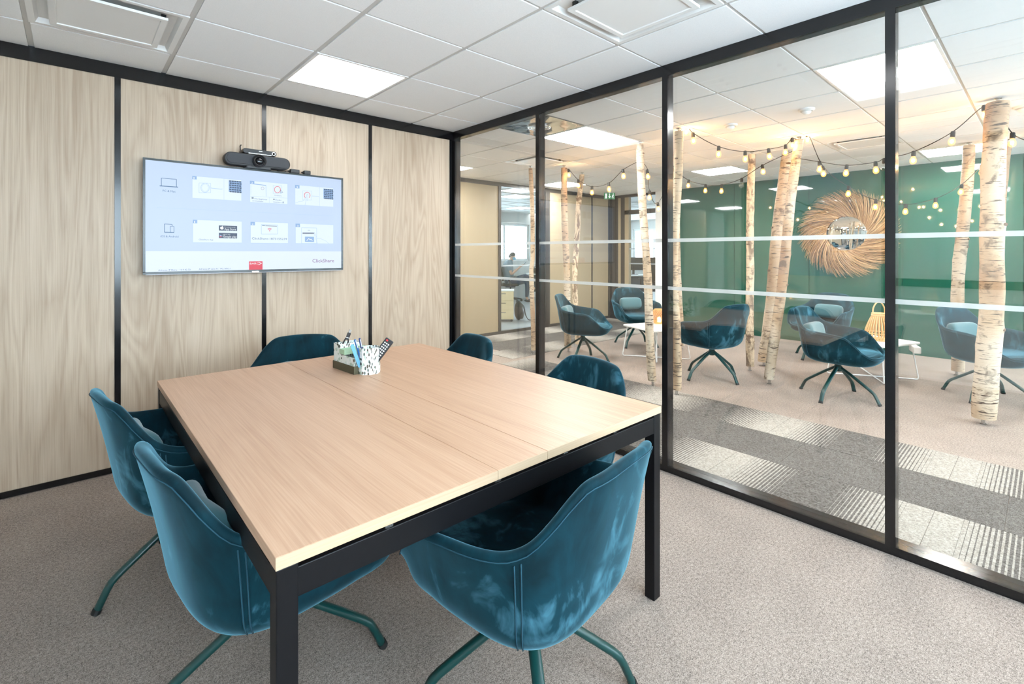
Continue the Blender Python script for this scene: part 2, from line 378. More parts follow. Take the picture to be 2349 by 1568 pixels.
# round swirl diffuser on a polished metal tile (lounge, by the partition)
x0, x1, y0, y1 = cell(4, -1); t = thing('swirl_diffuser', 'polished metal ceiling tile with a round air outlet', 'air vent', ((x0+x1)/2, (y0+y1)/2, ZC-.004))
n = N('polished_tile'); nz = n.noise(n.obj(), 5, 1, .4); n.col((.62, .64, .65)).set(Roughness=.06, Metallic=1); n.bump(nz, .35, .03)
box('metal_tile', -.287, .287, -.287, .287, 0, .01, n.m, t)
for r in (.10, .075, .05, .028): obj('ring', MB().lathe([(r, .0), (r+.004, -.012), (r-.012, -.014), (r-.014, 0)], 28), M['chrome'], t, smooth=True)
# --- TV wall: oak panels between black strips
wb = struct(box('wall_back', XL-.1, 0, 0.012, .09, 0, ZC+.02, M['black_steel']), 'wood-panelled wall carrying the screen')
strips = [-3.29, -2.470, -1.650, -.834]
edges = [XL]+[x for s in strips for x in (s-.0145, s+.0145)]+[-.036]
for k in range(0, len(edges), 2): box('panel', edges[k], edges[k+1], 0, .014, .035, 2.392, M['oak'], wb, .001)
for s in strips: box('strip', s-.0145, s+.0145, -.004, .013, .035, 2.392, M['black'], wb)
box('head_rail', XL, -.0, -.006, .013, 2.392, ZC-.004, M['black'], wb)
struct(box('baseboard_back', XL, -.0, -.006, .013, .004, .038, M['black']))
# --- glass partition
wr = struct(thing('wall_right', 'floor-to-ceiling glass partition in black frames', 'x')); del wr['category']
DX = .066
mull = [-.0, -1.130, -2.224, -3.3235, -4.42, YF]
box('head_rail', 0, DX, YF, .06, 2.405, ZC-.004, M['black'], wr); box('sill_rail', 0, .10, YF, .06, .0, .038, M['black'], wr)
for k, y in enumerate(mull): box('mullion', 0, DX, y-.0185 if k else -.036, y+.0185 if k else .06, .038, 2.405, M['black'], wr)
for k in range(len(mull)-1):
    ya, yb = mull[k+1]+.018, mull[k]-(.018 if k else .036)
    for nm, xx in (('pane', .008), ('pane', .056)):
        p = box(nm, xx-.003, xx+.003, ya, yb, .038, 2.405, M['glass'], wr)
        if xx < .02:
            for zz in (1.405, 1.1165): box('film_stripe', xx-.0042, xx-.0032, ya, yb, zz-.0105, zz+.0105, M['film'], p)
# --- meeting room left wall and window wall (behind the camera)
wl = struct(box('wall_left', XL-.1, XL, YF-.1, 0, 0, ZC+.02, M['white']), 'plain white wall of the meeting room')
for y in (-.06, -1.15, -2.62, -3.7, -4.8): box('strip', XL, XL+.012, y-.03, y+.03, .04, 2.39, M['black'], wl)
box('head_rail', XL, XL+.014, YF, 0, 2.39, ZC-.004, M['black'], wl); box('mid_rail', XL, XL+.012, -4.77, -2.65, .98, 1.06, M['black'], wl); box('base_rail', XL, XL+.014, YF, 0, 0, .04, M['black'], wl)
wf = struct(box('wall_front', XL, 0, YF-.12, YF, 0, .85, M['wall_grey']), 'window wall of the meeting room')
box('lintel', XL, 0, YF-.12, YF, 2.3, ZC+.02, M['wall_grey'], wf)
for x in (XL+.05, -1.9, -.05): box('pier', x-.08, x+.08, YF-.12, YF, .85, 2.3, M['wall_grey'], wf)
w1 = struct(box('window_1', XL+.1, -.1, YF-.08, YF-.05, .85, .90, M['black_steel'])); box('pane', XL+.13, -.13, YF-.068, YF-.064, .9, 2.3, M['office_glass'], w1)
# --- lounge walls
wlb = struct(thing('wall_lounge_back', 'cream panelled wall with glazed bays', 'x')); del wlb['category']
yb = LYB
def frame(x0, x1, z0, z1, nm='frame', y0=0, y1=.07): box(nm, x0, x1, yb+y0, yb+y1, z0, z1, brown, wlb)
brown = plain('bronze_frame', (.045, .040, .036), .35)
frame(.065, LX, 2.41, ZC-.004, 'head_rail'); frame(.065, LX, 0, .05, 'sill_rail')
for a, b in ((.065, .12), (1.22, 1.28), (2.465, 2.515), (3.56, 3.67), (4.86, 4.885), (5.40, LX)): frame(a, b, .05, 2.41)
for a, b in ((1.28, 2.465), (3.67, 4.86), (4.885, 5.40)): box('panel', a, b, yb+.015, yb+.055, .05, 2.41, M['cream'], wlb, .001)
for a, b in ((.12, 1.22), (2.515, 3.56)):
    p = box('pane', a, b, yb+.03, yb+.036, .05, 2.41, M['office_glass'], wlb)
    for zz in (1.405, 1.115): box('film_stripe', a, b, yb+.027, yb+.029, zz-.011, zz+.011, M['film'], p)
wlr = struct(thing('wall_lounge_right', 'glossy green glass wall with glazed door at its end', 'x')); del wlr['category']
# door bay x = LX, y 1.0 .. 2.2
def fr(y0, y1, z0, z1, nm='frame', m=None): return box(nm, LX, LX+.08, y0, y1, z0, z1, m or brown, wlr)
fr(1.02, LYB, 2.42, ZC-.004, 'head_rail')
for a, b in ((2.09, LYB), (2.006, 2.09), (1.85, 1.943)): fr(a, b, 0, 2.42)
for a, b in ((1.943, 2.006), (1.758, 1.85)): fr(a, b, 0, 2.42, 'panel', M['cream'])
fr(1.161, 1.85, 2.08, 2.165, 'transom')
p = box('pane', LX+.03, LX+.036, 1.161, 1.758, 2.165, 2.42, M['office_glass'], wlr); p = box('pane', LX+.03, LX+.036, 1.161, 1.758, 0, 2.08, M['office_glass'], wlr)
for zz in (1.405, 1.115): box('film_stripe', LX+.027, LX+.029, 1.161, 1.758, zz-.011, zz+.011, M['film'], p)
struct(box('wall_lounge_column', LX-.01, LX+.18, .80, 1.161, 0, ZC+.01, M['white']), 'white column between door and green wall')
gy = [.80, -.30, -1.40, -2.50, -3.60, -4.70, -5.80, LYF]
for k in range(len(gy)-1):
    box('glass_panel', LX, LX+.02, gy[k+1]+.003, gy[k]-.003, .06, ZC-.004, M['green'], wlr)
box('backing', LX+.02, LX+.08, LYF, .80, 0, ZC+.01, M['green_frame'], wlr); box('baseboard', LX-.006, LX+.02, LYF, .80, 0, .06, M['green_frame'], wlr)
wlf = struct(box('wall_lounge_front', 0, LX+.1, LYF-.1, LYF, 0, .9, M['white']), 'unseen end wall of the lounge with window openings added for daylight'); box('lintel', 0, LX+.1, LYF-.1, LYF, 2.25, ZC+.02, M['white'], wlf)
for x in (.1, 1.9, 3.7, 5.4): box('pier', x-.1, x+.1, LYF-.1, LYF, .9, 2.25, M['white'], wlf)
box('pane', .1, 5.4, LYF-.06, LYF-.054, .9, 2.25, M['office_glass'], wlf)  # unseen window band, added to let bluish daylight brighten the lounge
# west side of the lounge beyond the meeting room
struct(box('wall_lounge_left', -.06, .065, .06, LYB, 0, ZC+.01, M['cream'])); struct(box('wall_lounge_side', -.06, .065, LYF, YF-.12, 0, ZC+.01, M['cream']))
# --- office outer walls with windows
wo = struct(thing('wall_office_back', 'office outer wall with a band of windows', 'x')); del wo['category']
def outer(axis, at, a0, a1, wins, z0=1.09, z1=2.16):
    def b(nm, p0, p1, za, zb, m, d0=0, d1=.2):
        if axis == 'y': box(nm, p0, p1, at+d0, at+d1, za, zb, m, wo)
        else: box(nm, at+d0, at+d1, p0, p1, za, zb, m, wo)
    b('parapet', a0, a1, 0, z0, M['wall_grey']); b('lintel', a0, a1, z1, ZC+.02, M['wall_grey'])
    cur = a0
    for w0, w1 in wins:
        b('pier', cur, w0, z0, z1, M['wall_grey']); cur = w1
        b('pane', w0, w1, z0, z1, M['office_glass'], .09, .096); b('frame', w0, w0+.06, z0, z1, M['white_metal'], .06, .12); b('frame', w1-.06, w1, z0, z1, M['white_metal'], .06, .12)
        b('frame', w0+.06, w1-.06, z0, z0+.06, M['white_metal'], .06, .12); b('frame', w0+.06, w1-.06, z1-.06, z1, M['white_metal'], .06, .12); b('frame', (w0+w1)/2-.03, (w0+w1)/2+.03, z0+.06, z1-.06, M['white_metal'], .06, .12)
    b('pier', cur, a1, z0, z1, M['wall_grey'])
YO = 6.55
outer('y', YO, -.5, OX, [(1.0, 3.0), (3.3, 5.2), (5.5, 7.4), (7.7, 9.6), (9.9, 11.8)])
outer('x', OX, -.2, YO, [(.4, 2.2), (2.5, 4.3), (4.55, 6.2)])
struct(box('wall_office_left', -.6, -.5, LYB, YO, 0, ZC+.02, M['white'])); struct(box('wall_office_front', LX+.1, OX, -.3, -.2, 0, ZC+.02, M['white']))
#@@OBJECTS
# ------------------------------------------------------------------ MEETING TABLE
TX0, TX1, TY0, TY1, TZ = -2.383, -.985, -2.785, -1.02, .738
tb = thing('meeting_table', 'large square oak-topped meeting table with black steel frame', 'table', ((TX0+TX1)/2, (TY0+TY1)/2, 0))
hx, hy = (TX1-TX0)/2, (TY1-TY0)/2
S1, S2 = -1.815-(TX0+TX1)/2, -1.620-(TX0+TX1)/2
for nm, a, b in (('tabletop', -hx, S1-.0007), ('cable_flap', S1+.0007, S2-.0007), ('tabletop', S2+.0007, hx)):
    o = box(nm, a, b, -hy, hy, TZ-.026, TZ, M['oak_table'], tb, .0012)
    box('edge_band', a, b, -hy-.0012, -hy+.0002, TZ-.0255, TZ-.0006, M['oak_edge'], o)
LG = .042
for sx in (-1, 1):
    for sy in (-1, 1):
        x0 = sx*hx-(LG if sx > 0 else 0)-.002*sx; y0 = sy*hy-(LG if sy > 0 else 0)-.002*sy
        box('leg', x0, x0+LG, y0, y0+LG, 0, TZ-.027, M['black_steel'], tb, .002)
for sy in (-1, 1):
    y0 = sy*(hy-.004)-(.03 if sy > 0 else 0); box('rail', -hx+LG, hx-LG, y0, y0+.03, TZ-.098, TZ-.037, M['black_steel'], tb, .002)
for sx in (-1, 1):
    x0 = sx*(hx-.004)-(.03 if sx > 0 else 0); box('rail', x0, x0+.03, -hy+LG, hy-LG, TZ-.098, TZ-.037, M['black_steel'], tb, .002)
for x in (-.45, -.12, .16, .42): box('bolt', x-.01, x+.01, -hy+.012, -hy+.03, TZ-.037, TZ-.026, M['chrome'], tb)
# ------------------------------------------------------------------ VELVET CHAIRS
def interp(keys, x):                             # monotone cubic through the keys
    n = len(keys); d = [(keys[i+1][1]-keys[i][1])/(keys[i+1][0]-keys[i][0]) for i in range(n-1)]
    m = [0]+[0 if d[i-1]*d[i] <= 0 else 2*d[i-1]*d[i]/(d[i-1]+d[i]) for i in range(1, n-1)]+[0]
    for i in range(n-1):
        if x <= keys[i+1][0]:
            h = keys[i+1][0]-keys[i][0]; t = max(0, (x-keys[i][0])/h)
            return (2*t**3-3*t*t+1)*keys[i][1]+(t**3-2*t*t+t)*h*m[i]+(-2*t**3+3*t*t)*keys[i+1][1]+(t**3-t*t)*h*m[i+1]
    return keys[-1][1]
RIM = [(0, .420), (32, .428), (44, .462), (57, .545), (67, .594), (80, .608), (100, .620), (117, .634), (127, .660), (136, .712), (145, .768), (153, .797), (180, .806)]
def plan(th):
    c, s = math.cos(th), math.sin(th); n = 3.2
    a = .352 if c > 0 else .285; b = .315
    return 1/((abs(c)/a)**n+(abs(s)/b)**n)**(1/n)
def chair_profile(deg):
    th = math.radians(deg); d = abs(((deg+180) % 360)-180)
    h = interp(RIM, d); R = plan(th); zb = .325
    lean = .05*sstep(112, 165, d) + .012*sstep(45, 80, d)*(1-sstep(100, 150, d))
    k = min(1, (h-zb)*.72/(.50-zb))
    P = [(0, zb), (.30*R, zb), (.55*R, zb+.008*k), (.76*R, zb+.035*k), (.885*R, zb+.085*k), (.94*R, zb+.165*k), (.94*R+(R-.94*R)*.5+lean*.45, (zb+.165*k+h)/2), (R+lean, h-.006)]
    top = [(R+lean-.003, h+.003), (R+lean-.014, h+.007), (R+lean-.026, h+.002)]
    seat = .440; k2 = max(0, min(1, (h-.44)/.17))
    t = .036
    Q = [(R+lean*.9-t, h-.012), (.95*R+lean*.45-t, seat+(max(h, seat+.01)-seat)*.5*k2+(h-seat)*.35*(1-k2)), (.90*R-t, seat+.05*k2-.003*(1-k2)), (.80*R-t*.6, seat+.014*k2+.002), (.6*R, seat+.004), (.3*R, seat-.002), (0, seat-.004)]
    def sub(pp, n): return [(p.x, p.y) for p in smooth_pts([(a, b, 0) for a, b in pp], n)]
    return sub(P, 3)+top+sub(Q, 3), th
def make_chair(loc, rz, label, group):
    t = thing('swivel_armchair', label, 'chair', loc, rz, group)
    NT = 96; cols = [chair_profile(360*k/NT) for k in range(NT)]
    rows = [[Vector((c[0][i][0]*math.cos(c[1]), c[0][i][0]*math.sin(c[1]), c[0][i][1])) for c in cols] for i in range(len(cols[0][0]))]
    mb = MB(); mb.grid(rows[1:-1], True); nn = len(mb.v); mb.v += [tuple(rows[0][0]), tuple(rows[-1][0])]
    m = len(rows)-2
    mb.f += [(nn, (k+1) % NT, k) for k in range(NT)] + [(nn+1, (m-1)*NT+k, (m-1)*NT+(k+1) % NT) for k in range(NT)]
    o = obj('shell', mb, M['velvet'], t, smooth=True); sb = o.modifiers.new('sub', 'SUBSURF'); sb.levels = 1; sb.render_levels = 1
    for sg in (-1, 1):                          # double stitched seams between back and arms, outside and inside
        for dd in (-1.3, 1.3):
            pr, th = chair_profile(sg*124+dd); pts = [Vector((r*math.cos(th), r*math.sin(th), z)) for r, z in pr[10:21]]
            obj('seam', MB().tube([p+Vector((math.cos(th), math.sin(th), 0))*.0012 for p in pts], .0022, 5), M['seam'], o, smooth=True)
        pr, th = chair_profile(sg*124); pts = [Vector((r*math.cos(th), r*math.sin(th), z)) for r, z in pr[26:36]]
        obj('seam', MB().tube([p-Vector((math.cos(th), math.sin(th), 0))*.001 for p in pts], .0022, 5), M['seam'], o, smooth=True)
    # rim piping
    rim = [Vector((c[0][21][0]*math.cos(c[1]), c[0][21][0]*math.sin(c[1]), c[0][21][1]-.006)) for c in cols]
    obj('hem', MB().tube(rim+rim[:1], .0016, 5, False), M['seam'], o, smooth=True)
    # lumbar cushion
    mb = MB(); rows = []
    for i in range(13):
        a = -PI/2+PI*i/12; rows.append([])
        for k in range(24):
            b = 2*PI*k/24; sg = lambda v, e: math.copysign(abs(v)**e, v)
            x = .052*sg(math.cos(a), .6)*sg(math.cos(b), .7); z = .088*sg(math.cos(a), .6)*sg(math.sin(b), .55); y = .165*sg(math.sin(a), .38)
            rows[-1].append(Vector((x-.35*y*y*0+1.1*y*y-.035, y, z)))
    mb.grid(rows, True); c = obj('cushion', mb, M['velvet_pad'], t, smooth=True); c.location = (-.182, 0, .585); c.rotation_euler = (0, math.radians(-13), 0)
    obj('piping', MB().tube([rows[i][18] for i in range(1, 12)], .003, 5), M['velvet_pad'], c, smooth=True)
    # base
    obj('hub', MB().lathe([(.055, .336), (.055, .328), (.027, .322), (.027, .29), (.033, .288), (.033, .245), (.02, .238)], 20), M['green_steel'], t, smooth=False, ang=40)
    return t
def add_legs(t, rz):
    for k in range(4):
        a = rz+k*PI/2; d = Vector((math.cos(a), math.sin(a), 0)); z = Vector((0, 0, 1))
        pts = [d*.02+z*.278, d*.10+z*.228, d*.20+z*.158, d*.262+z*.113, d*.283+z*.094, d*.296+z*.072, d*.325+z*.010]
        lg = obj('leg', MB().tube(pts, .0175, 10, True, .72), M['green_steel'], t, smooth=False, ang=50)
        obj('glide', MB().tube([d*.3225+z*.016, d*.330+z*.0], .0185, 10, True, .8), M['rubber'], lg)
R_ = math.radians
GM, GLn = 'velvet armchairs around the meeting table', 'velvet armchairs in the lounge'
chairs = [  # x, y, facing deg, leg angle deg (absolute), label, group
 (-2.285, -1.395, 8, 187, 'teal velvet armchair tucked under the table side, farther from the near table corner', GM),
 (-2.213, -2.200, 6, -14, 'teal velvet armchair tucked under the same table side, at the near table corner', GM),
 (-1.668, -2.752, 98, 56, 'teal velvet armchair seen from behind at the table end opposite the screen', GM),
 (-1.695, -.900, -112, 40, 'teal velvet armchair between the table and the wood wall below the screen', GM),
 (-1.085, -1.330, 172, 30, 'teal velvet armchair at the table side facing away from the partition, near the wood wall', GM),
 (-1.075, -2.245, 172, 100, 'teal velvet armchair at the table side by the glass partition, near the table leg', GM),
 (2.010, .075, -62, 111, 'grey-teal armchair in profile beside the paired birch poles in the lounge', GLn),
 (3.348, .197, -122, 99, 'teal lounge armchair facing the room behind the table with the woven globe lantern', GLn),
 (2.387, -1.381, 76, 72, 'teal lounge armchair turned away, showing its back next to the dark birch pole', GLn),
 (2.560, -2.490, -92, 81, 'teal lounge armchair with pale cushion in front of the slatted lantern table', GLn),
 (4.330, -1.860, 168, 160, 'teal lounge armchair below the wicker mirror, facing away from the lantern', GLn),
 (3.520, -3.420, -118, 165, 'teal lounge armchair partly hidden behind the thick birch pole', GLn)]
proto = None
for x, y, fa, la, lab, g in chairs:
    if proto is None: t = proto = make_chair((x, y, 0), R_(fa), lab, g)
    else: t = dup(proto, (x, y, 0), R_(fa), lab, g)
    t['_la'] = la-fa
for t in [o for o in list(S.objects) if o.get('_la') is not None]:
    add_legs(t, R_(t['_la'])); del t['_la']
# ------------------------------------------------------------------ SCREEN ON THE WALL
TVY = -.062
tv = thing('wall_screen', 'large flat screen on the wood wall showing sharing instructions', 'screen', (-1.7235, TVY, 1.5555))
hw, hh = .630, .360
box('housing', -hw+.004, hw-.004, .008, .045, -hh+.004, hh-.004, M['plastic'], tv, .004)
box('wall_bracket', -.2, .2, .045, .058, -.15, .15, M['black_steel'], tv)
bz = plain('screen_bezel', (.018, .026, .028), .22); mb = MB(); bw = .0125
mb.box(-hw, hw, -.004, .012, hh-bw, hh).box(-hw, hw, -.004, .012, -hh, -hh+bw*1.3).box(-hw, -hw+bw, -.004, .012, -hh+bw, hh-bw).box(hw-bw, hw, -.004, .012, -hh+bw, hh-bw)
obj('bezel', mb, bz, tv)
box('logo_plate', -.022, .022, -.006, -.003, -hh-.003, -hh+.007, M['chrome'], tv)
scr = lambda nm, c, e=SCREEN_E: emit('screen_'+nm, c, e)
disp = box('display', -hw+bw-.001, hw-bw+.001, .001, .004, -hh+bw, hh-bw, scr('sky', srgb(202, 222, 252), .62), tv)
SC = {'white': scr('white', (.93, .97, 1)), 'line': scr('line', srgb(176, 205, 236)), 'ink': scr('ink', srgb(62, 104, 150)), 'tab': scr('tab', srgb(140, 176, 224)), 'key': scr('key', srgb(28, 62, 100)), 'red': scr('red', srgb(226, 26, 62)), 'brand': scr('brand', srgb(124, 62, 132)), 'dark': scr('dark', srgb(22, 46, 82)), 'card': scr('card', srgb(226, 240, 255)), 'grey': scr('grey', srgb(120, 130, 150)), 'band': scr('band', srgb(226, 238, 255))}
def T(cx, cy):                                   # point on the screen face seen at a spot of the photograph's enlarged screen
    p = on_y(300+cx/4.356, 300+cy/4.356, TVY); return p.x+1.7235, p.z-1.5555
layer = [0]
def sflat(nm, mb2, mat): return obj(nm, mb2, SC[mat], disp)
def quad(nm, a, b, mat, d=1, m=0):               # axis-aligned rectangle between two spots
    (x0, z1), (x1, z0) = T(*a), T(*b); mb = MB(); mb.box(x0, x1, -.0004*d, .0015, z0, z1); return sflat(nm, mb, mat)
def pline(nm, pts, mat, w=.0016, d=3, closed=False):
    P = [T(*p) for p in pts]; mb = MB()
    if closed: P.append(P[0])
    for (x0, z0), (x1, z1) in zip(P, P[1:]):
        L = math.hypot(x1-x0, z1-z0)
        if L < 1e-5: continue
        nx, nz = -(z1-z0)/L*w/2, (x1-x0)/L*w/2
        y = -.0004*d; mb.add([(x0+nx, y, z0+nz), (x0-nx, y, z0-nz), (x1-nx, y, z1-nz), (x1+nx, y, z1+nz)], [(0, 1, 2, 3)])
    return sflat(nm, mb, mat)
def ring(nm, c, rr, mat, w=.0016, a0=0, a1=360): return pline(nm, [(c[0]+rr*.93*math.cos(R_(a)), c[1]+rr*math.sin(R_(a))) for a in [a0+(a1-a0)*k/24 for k in range(25)]], mat, w)
def rect(nm, a, b, mat, w=.0014): return pline(nm, [a, (b[0], a[1]+(b[0]-a[0])*.03), (b[0], b[1]+(b[0]-a[0])*0), (a[0], b[1])], mat, w, 3, True)
def text(s, a, h, mat, parent=disp, w=None, d=3, loc=None, rot=None, m=None, mirror=False, align='LEFT'):
    cu = bpy.data.curves.new('lettering', 'FONT'); cu.body = s; cu.size = 1; cu.resolution_u = 2; cu.align_x = align
    to = bpy.data.objects.new('tmp', cu); COL.objects.link(to); bpy.context.view_layer.update()
    me = bpy.data.meshes.new_from_object(to.evaluated_get(bpy.context.evaluated_depsgraph_get())); bpy.data.objects.remove(to)
    xs = [v.co.x for v in me.vertices]; wid = max(xs)-min(xs); mn = min(xs)
    if loc is None:
        x, z = T(*a)
        if w: x1, _ = T(a[0]+w, a[1]); k = (x1-x)/wid
        else: k = h*1.4
        for v in me.vertices: v.co = Vector((x+(v.co.x-mn)*k, -.0004*d, z+v.co.y*h*1.4))
    me.materials.clear(); me.materials.append(m or SC[mat])
    return link('lettering', me, None, parent)
quad('footer_band', (150, 1200), (2103, 1392), 'band', 1)
pline('divider', [(262, 765), (2025, 850)], 'line', .0014)
# laptop icon + captions
pline('laptop_icon', [(305, 552), (305, 472), (456, 484), (456, 560)], 'ink', .003); pline('laptop_icon', [(288, 549), (472, 562)], 'ink', .005)
text('PC & Mac', (318, 607), .0125, 'ink', w=130); text('iOS & Android', (296, 1062), .0125, 'ink', w=180)
pline('tablet_icon', [(336, 1012), (336, 930), (412, 934), (412, 950)], 'ink', .003); pline('tablet_icon', [(336, 1012), (432, 1014)], 'ink', .005); rect('phone_icon', (394, 953), (432, 1014), 'ink', .0025)
def card(a, b, num, mid=None):
    (x0, z1), (x1, z0) = T(*a), T(*b); mb = MB().box(x0, x1, -.0008, .0015, z0, z1); sflat('card', mb, 'card')
    pline('card_outline', [a, (b[0], a[1]+(b[0]-a[0])*.085*(1 if a[1] < 700 else .3)), b, (a[0], b[1]-(b[0]-a[0])*.06*(1 if a[1] < 700 else -.02))], 'line', .0014, 4, True)
    quad('number_tab', a, (a[0]+44, a[1]+36), 'tab', 4); text(num, (a[0]+13, a[1]+30), .0125, 'white', d=5, w=8 if num == '1' else 16)
card((614, 450), (1106, 700), '1'); card((1190, 498), (1566, 733), '2'); card((1641, 540), (2024, 760), '3')
card((620, 888), (1110, 1118), '1'); card((1196, 908), (1572, 1122), '2'); card((1646, 926), (2024, 1126), '3')
pline('card_divider', [(931, 476), (931, 692)], 'line', .0016, 5); pline('card_divider', [(1886, 560), (1886, 752)], 'line', .0016, 5)
def keys(x0, y0, x1, y1, sk, nr=6):
    quad('keyboard', (x0, y0+sk*.5), (x1, y1), 'tab', 4)
    for r in range(nr):
        for c in range(5):
            a = (x0+6+(x1-x0-6)*c/5+(r % 2)*3, y0+6+(y1-y0-6)*r/nr+sk*c/5); quad('key', a, (a[0]+(x1-x0)/5*.8, a[1]+(y1-y0)/nr*.74), 'key', 5)
keys(978, 488, 1106, 618, 10); keys(1924, 572, 2022, 684, 8)
rect('dongle', (682, 520), (798, 618), 'line', .0022); ring('dongle_ring', (742, 568), 46, 'line', .003); ring('dongle_ring', (742, 568), 36, 'line', .0016); pline('dongle_cable', [(798, 570), (830, 576), (900, 582), (916, 580)], 'line', .004)
pline('window_icon', [(1228, 530), (1348, 545)], 'tab', .005); pline('window_icon', [(1200, 540), (1200, 640)], 'line'); pline('window_icon', [(1350, 540), (1352, 655)], 'line', .003)
ring('start_ring', (1316, 575), 15, 'brand', .0016); ring('start_ring', (1465, 587), 32, 'red', .0035); rect('button_icon', (1422, 544), (1508, 628), 'line', .0018); pline('cursor_icon', [(1496, 590), (1496, 622), (1506, 612), (1520, 616), (1496, 590)], 'ink', .0018, 4)
text('ClickShare', (1432, 648), .007, 'ink', w=74, d=4); pline('card_divider', [(1192, 652), (1566, 672)], 'line'); pline('card_divider', [(1384, 662), (1384, 722)], 'line')
for a, b in ((0, 0), (10, 1), (0, 9), (10, 10)): quad('window_logo', (1208+a, 660+b), (1208+a+8, 660+b+8), 'key', 4)
text('File Explorer', (1236, 684), .0095, 'ink', w=128, d=4); text('X:\\ClickShare', (1214, 704), .0085, 'ink', w=108, d=4)
ring('fruit_logo', (1430, 684), 4, 'key', .004); text('Finder', (1446, 695), .0095, 'ink', w=60, d=4); text('ClickShare', (1422, 716), .0085, 'ink', w=84, d=4); pline('eject_icon', [(1514, 720), (1530, 720)], 'ink', .003); pline('eject_icon', [(1516, 713), (1522, 706), (1528, 713), (1516, 713)], 'ink', .002)
rect('dongle', (1717, 598), (1808, 690), 'line', .0018); ring('start_ring', (1762, 644), 31, 'red', .0035, -230, 50)
pline('finger_icon', [(1740, 744), (1752, 690), (1757, 640), (1763, 632), (1770, 642), (1764, 700)], 'line', .0022); pline('finger_icon', [(1645, 722), (1676, 708), (1716, 702), (1752, 662)], 'line', .0022); pline('dongle_cable', [(1808, 650), (1880, 656)], 'line', .003)
for y0, l1, l2, f1, f2 in ((944, 'Download on the', 'App Store', 108, 114), (1018, 'GET IT ON', 'Google play', 70, 134)):
    quad('store_badge', (880, y0), (1062, y0+56), 'dark', 4); text(l1, (936 if y0 < 1000 else 922, y0+20), .006, 'white', d=6, w=f1); text(l2, (936 if y0 < 1000 else 922, y0+46), .014, 'white', d=6, w=f2)
mb = MB(); c0 = T(910, 970); R0 = .0105
mb.add([(c0[0]+R0*math.cos(2*PI*k/20)*(1-.14*max(0, math.cos(2*PI*k/20-.2))**6), -.0028, c0[1]+R0*1.02*math.sin(2*PI*k/20)*(1-.12*max(0, math.sin(2*PI*k/20))**8)) for k in range(20)], [tuple(range(20))]); sflat('badge_fruit', mb, 'white')
c1 = T(916, 954); mb = MB(); mb.add([(c1[0]-.002, -.0028, c1[1]-.002), (c1[0]+.002, -.0028, c1[1]-.001), (c1[0]+.003, -.0028, c1[1]+.005), (c1[0]-.001, -.0028, c1[1]+.003)], [(0, 1, 2, 3)]); sflat('badge_leaf', mb, 'white')
c2 = T(888, 1050); mb = MB(); mb.add([(c2[0], -.0028, c2[1]-.009), (c2[0]+.017, -.0028, c2[1]), (c2[0], -.0028, c2[1]+.009)], [(0, 1, 2)]); sflat('badge_triangle', mb, 'red')
mb = MB(); mb.add([(c2[0], -.003, c2[1]), (c2[0]+.017, -.003, c2[1]), (c2[0], -.003, c2[1]+.009)], [(0, 1, 2)]); sflat('badge_triangle', mb, 'tab')
text('ClickShare App', (680, 1092), .0095, 'ink', w=144, d=4)
rect('network_icon', (1304, 935), (1468, 1030), 'line', .003); pline('network_icon', [(1312, 946), (1340, 947)], 'ink', .004); pline('network_icon', [(1344, 948), (1460, 952)], 'grey', .004)
for rr in (10, 19, 28): ring('wifi_icon', (1387, 1000), rr, 'red', .003, -140, -40)
ring('wifi_icon', (1387, 1001), 2, 'red', .004)
text('ClickShare-1873155239', (1210, 1084), .015, 'ink', w=350, d=4)
rect('phone_icon', (1706, 966), (1856, 1124), 'line', .003); pline('phone_bar', [(1716, 1022), (1832, 1022)], 'grey', .011); pline('phone_speaker', [(1768, 992), (1792, 992)], 'ink', .002); quad('picture_icon', (1740, 1056), (1830, 1110), 'tab', 4); pline('picture_icon', [(1756, 1098), (1778, 1074), (1790, 1090), (1800, 1080), (1814, 1098)], 'white', .004, 6)
pline('finger_icon', [(1820, 1022), (1832, 1012), (1842, 1030), (1862, 1076), (1900, 1078), (1950, 1100), (1976, 1124)], 'line', .0022); pline('finger_icon', [(1832, 1030), (1852, 1090), (1866, 1124)], 'line', .0022)
text('ClickShare', (1814, 1314), .026, 'brand', w=216, d=4)
quad('brand_block', (1181, 1304), (1316, 1388), 'red', 4); text('BARC', (1190, 1334), .014, 'white', w=88, d=6); ring('brand_mark', (1290, 1323), 13, 'white', .004); ring('brand_mark', (1290, 1323), 5, 'white', .004); pline('brand_mark', [(1278, 1310), (1306, 1323), (1278, 1336)], 'white', .0035, 6)
text('Adresse IP filaire : 10.9.42.70', (274, 1400), .0105, 'ink', w=322, d=4); text('Adresse IP sans fil : 192.168.2.1', (680, 1388), .0105, 'ink', w=318, d=4)
# conference camera bar resting on the screen's top edge
tvtop = 1.5555+hh
cb = thing('conference_camera', 'grey pill-shaped conference camera bar on top of the screen', 'camera', (-1.712, -.075, tvtop))
rot = Matrix.Rotation(PI/2, 4, 'X')
def pill(w, h, y0, y1, z, n=8): return MB().prism(rrect(w, h, h/2*.98, n), -y1, -y0, Matrix.Translation((0, 0, z)) @ rot)
obj('body', pill(.42, .086, -.03, .035, .052), M['plastic'], cb, bevel=.006); obj('front_mesh', pill(.396, .064, -.037, -.028, .052), M['grey_fabric'], cb, bevel=.003)
obj('foot', MB().prism(rrect(.17, .07, .02), 0, .012), M['plastic'], cb)
ln = MB().lathe([(.044, 0), (.044, .022), (.038, .030), (.030, .024), (.028, .014), (.001, .014)], 28, Matrix.Translation((0, -.034, .05)) @ Matrix.Rotation(PI/2, 4, 'X')); le = obj('lens_ring', ln, M['plastic'], cb, smooth=False, ang=35)
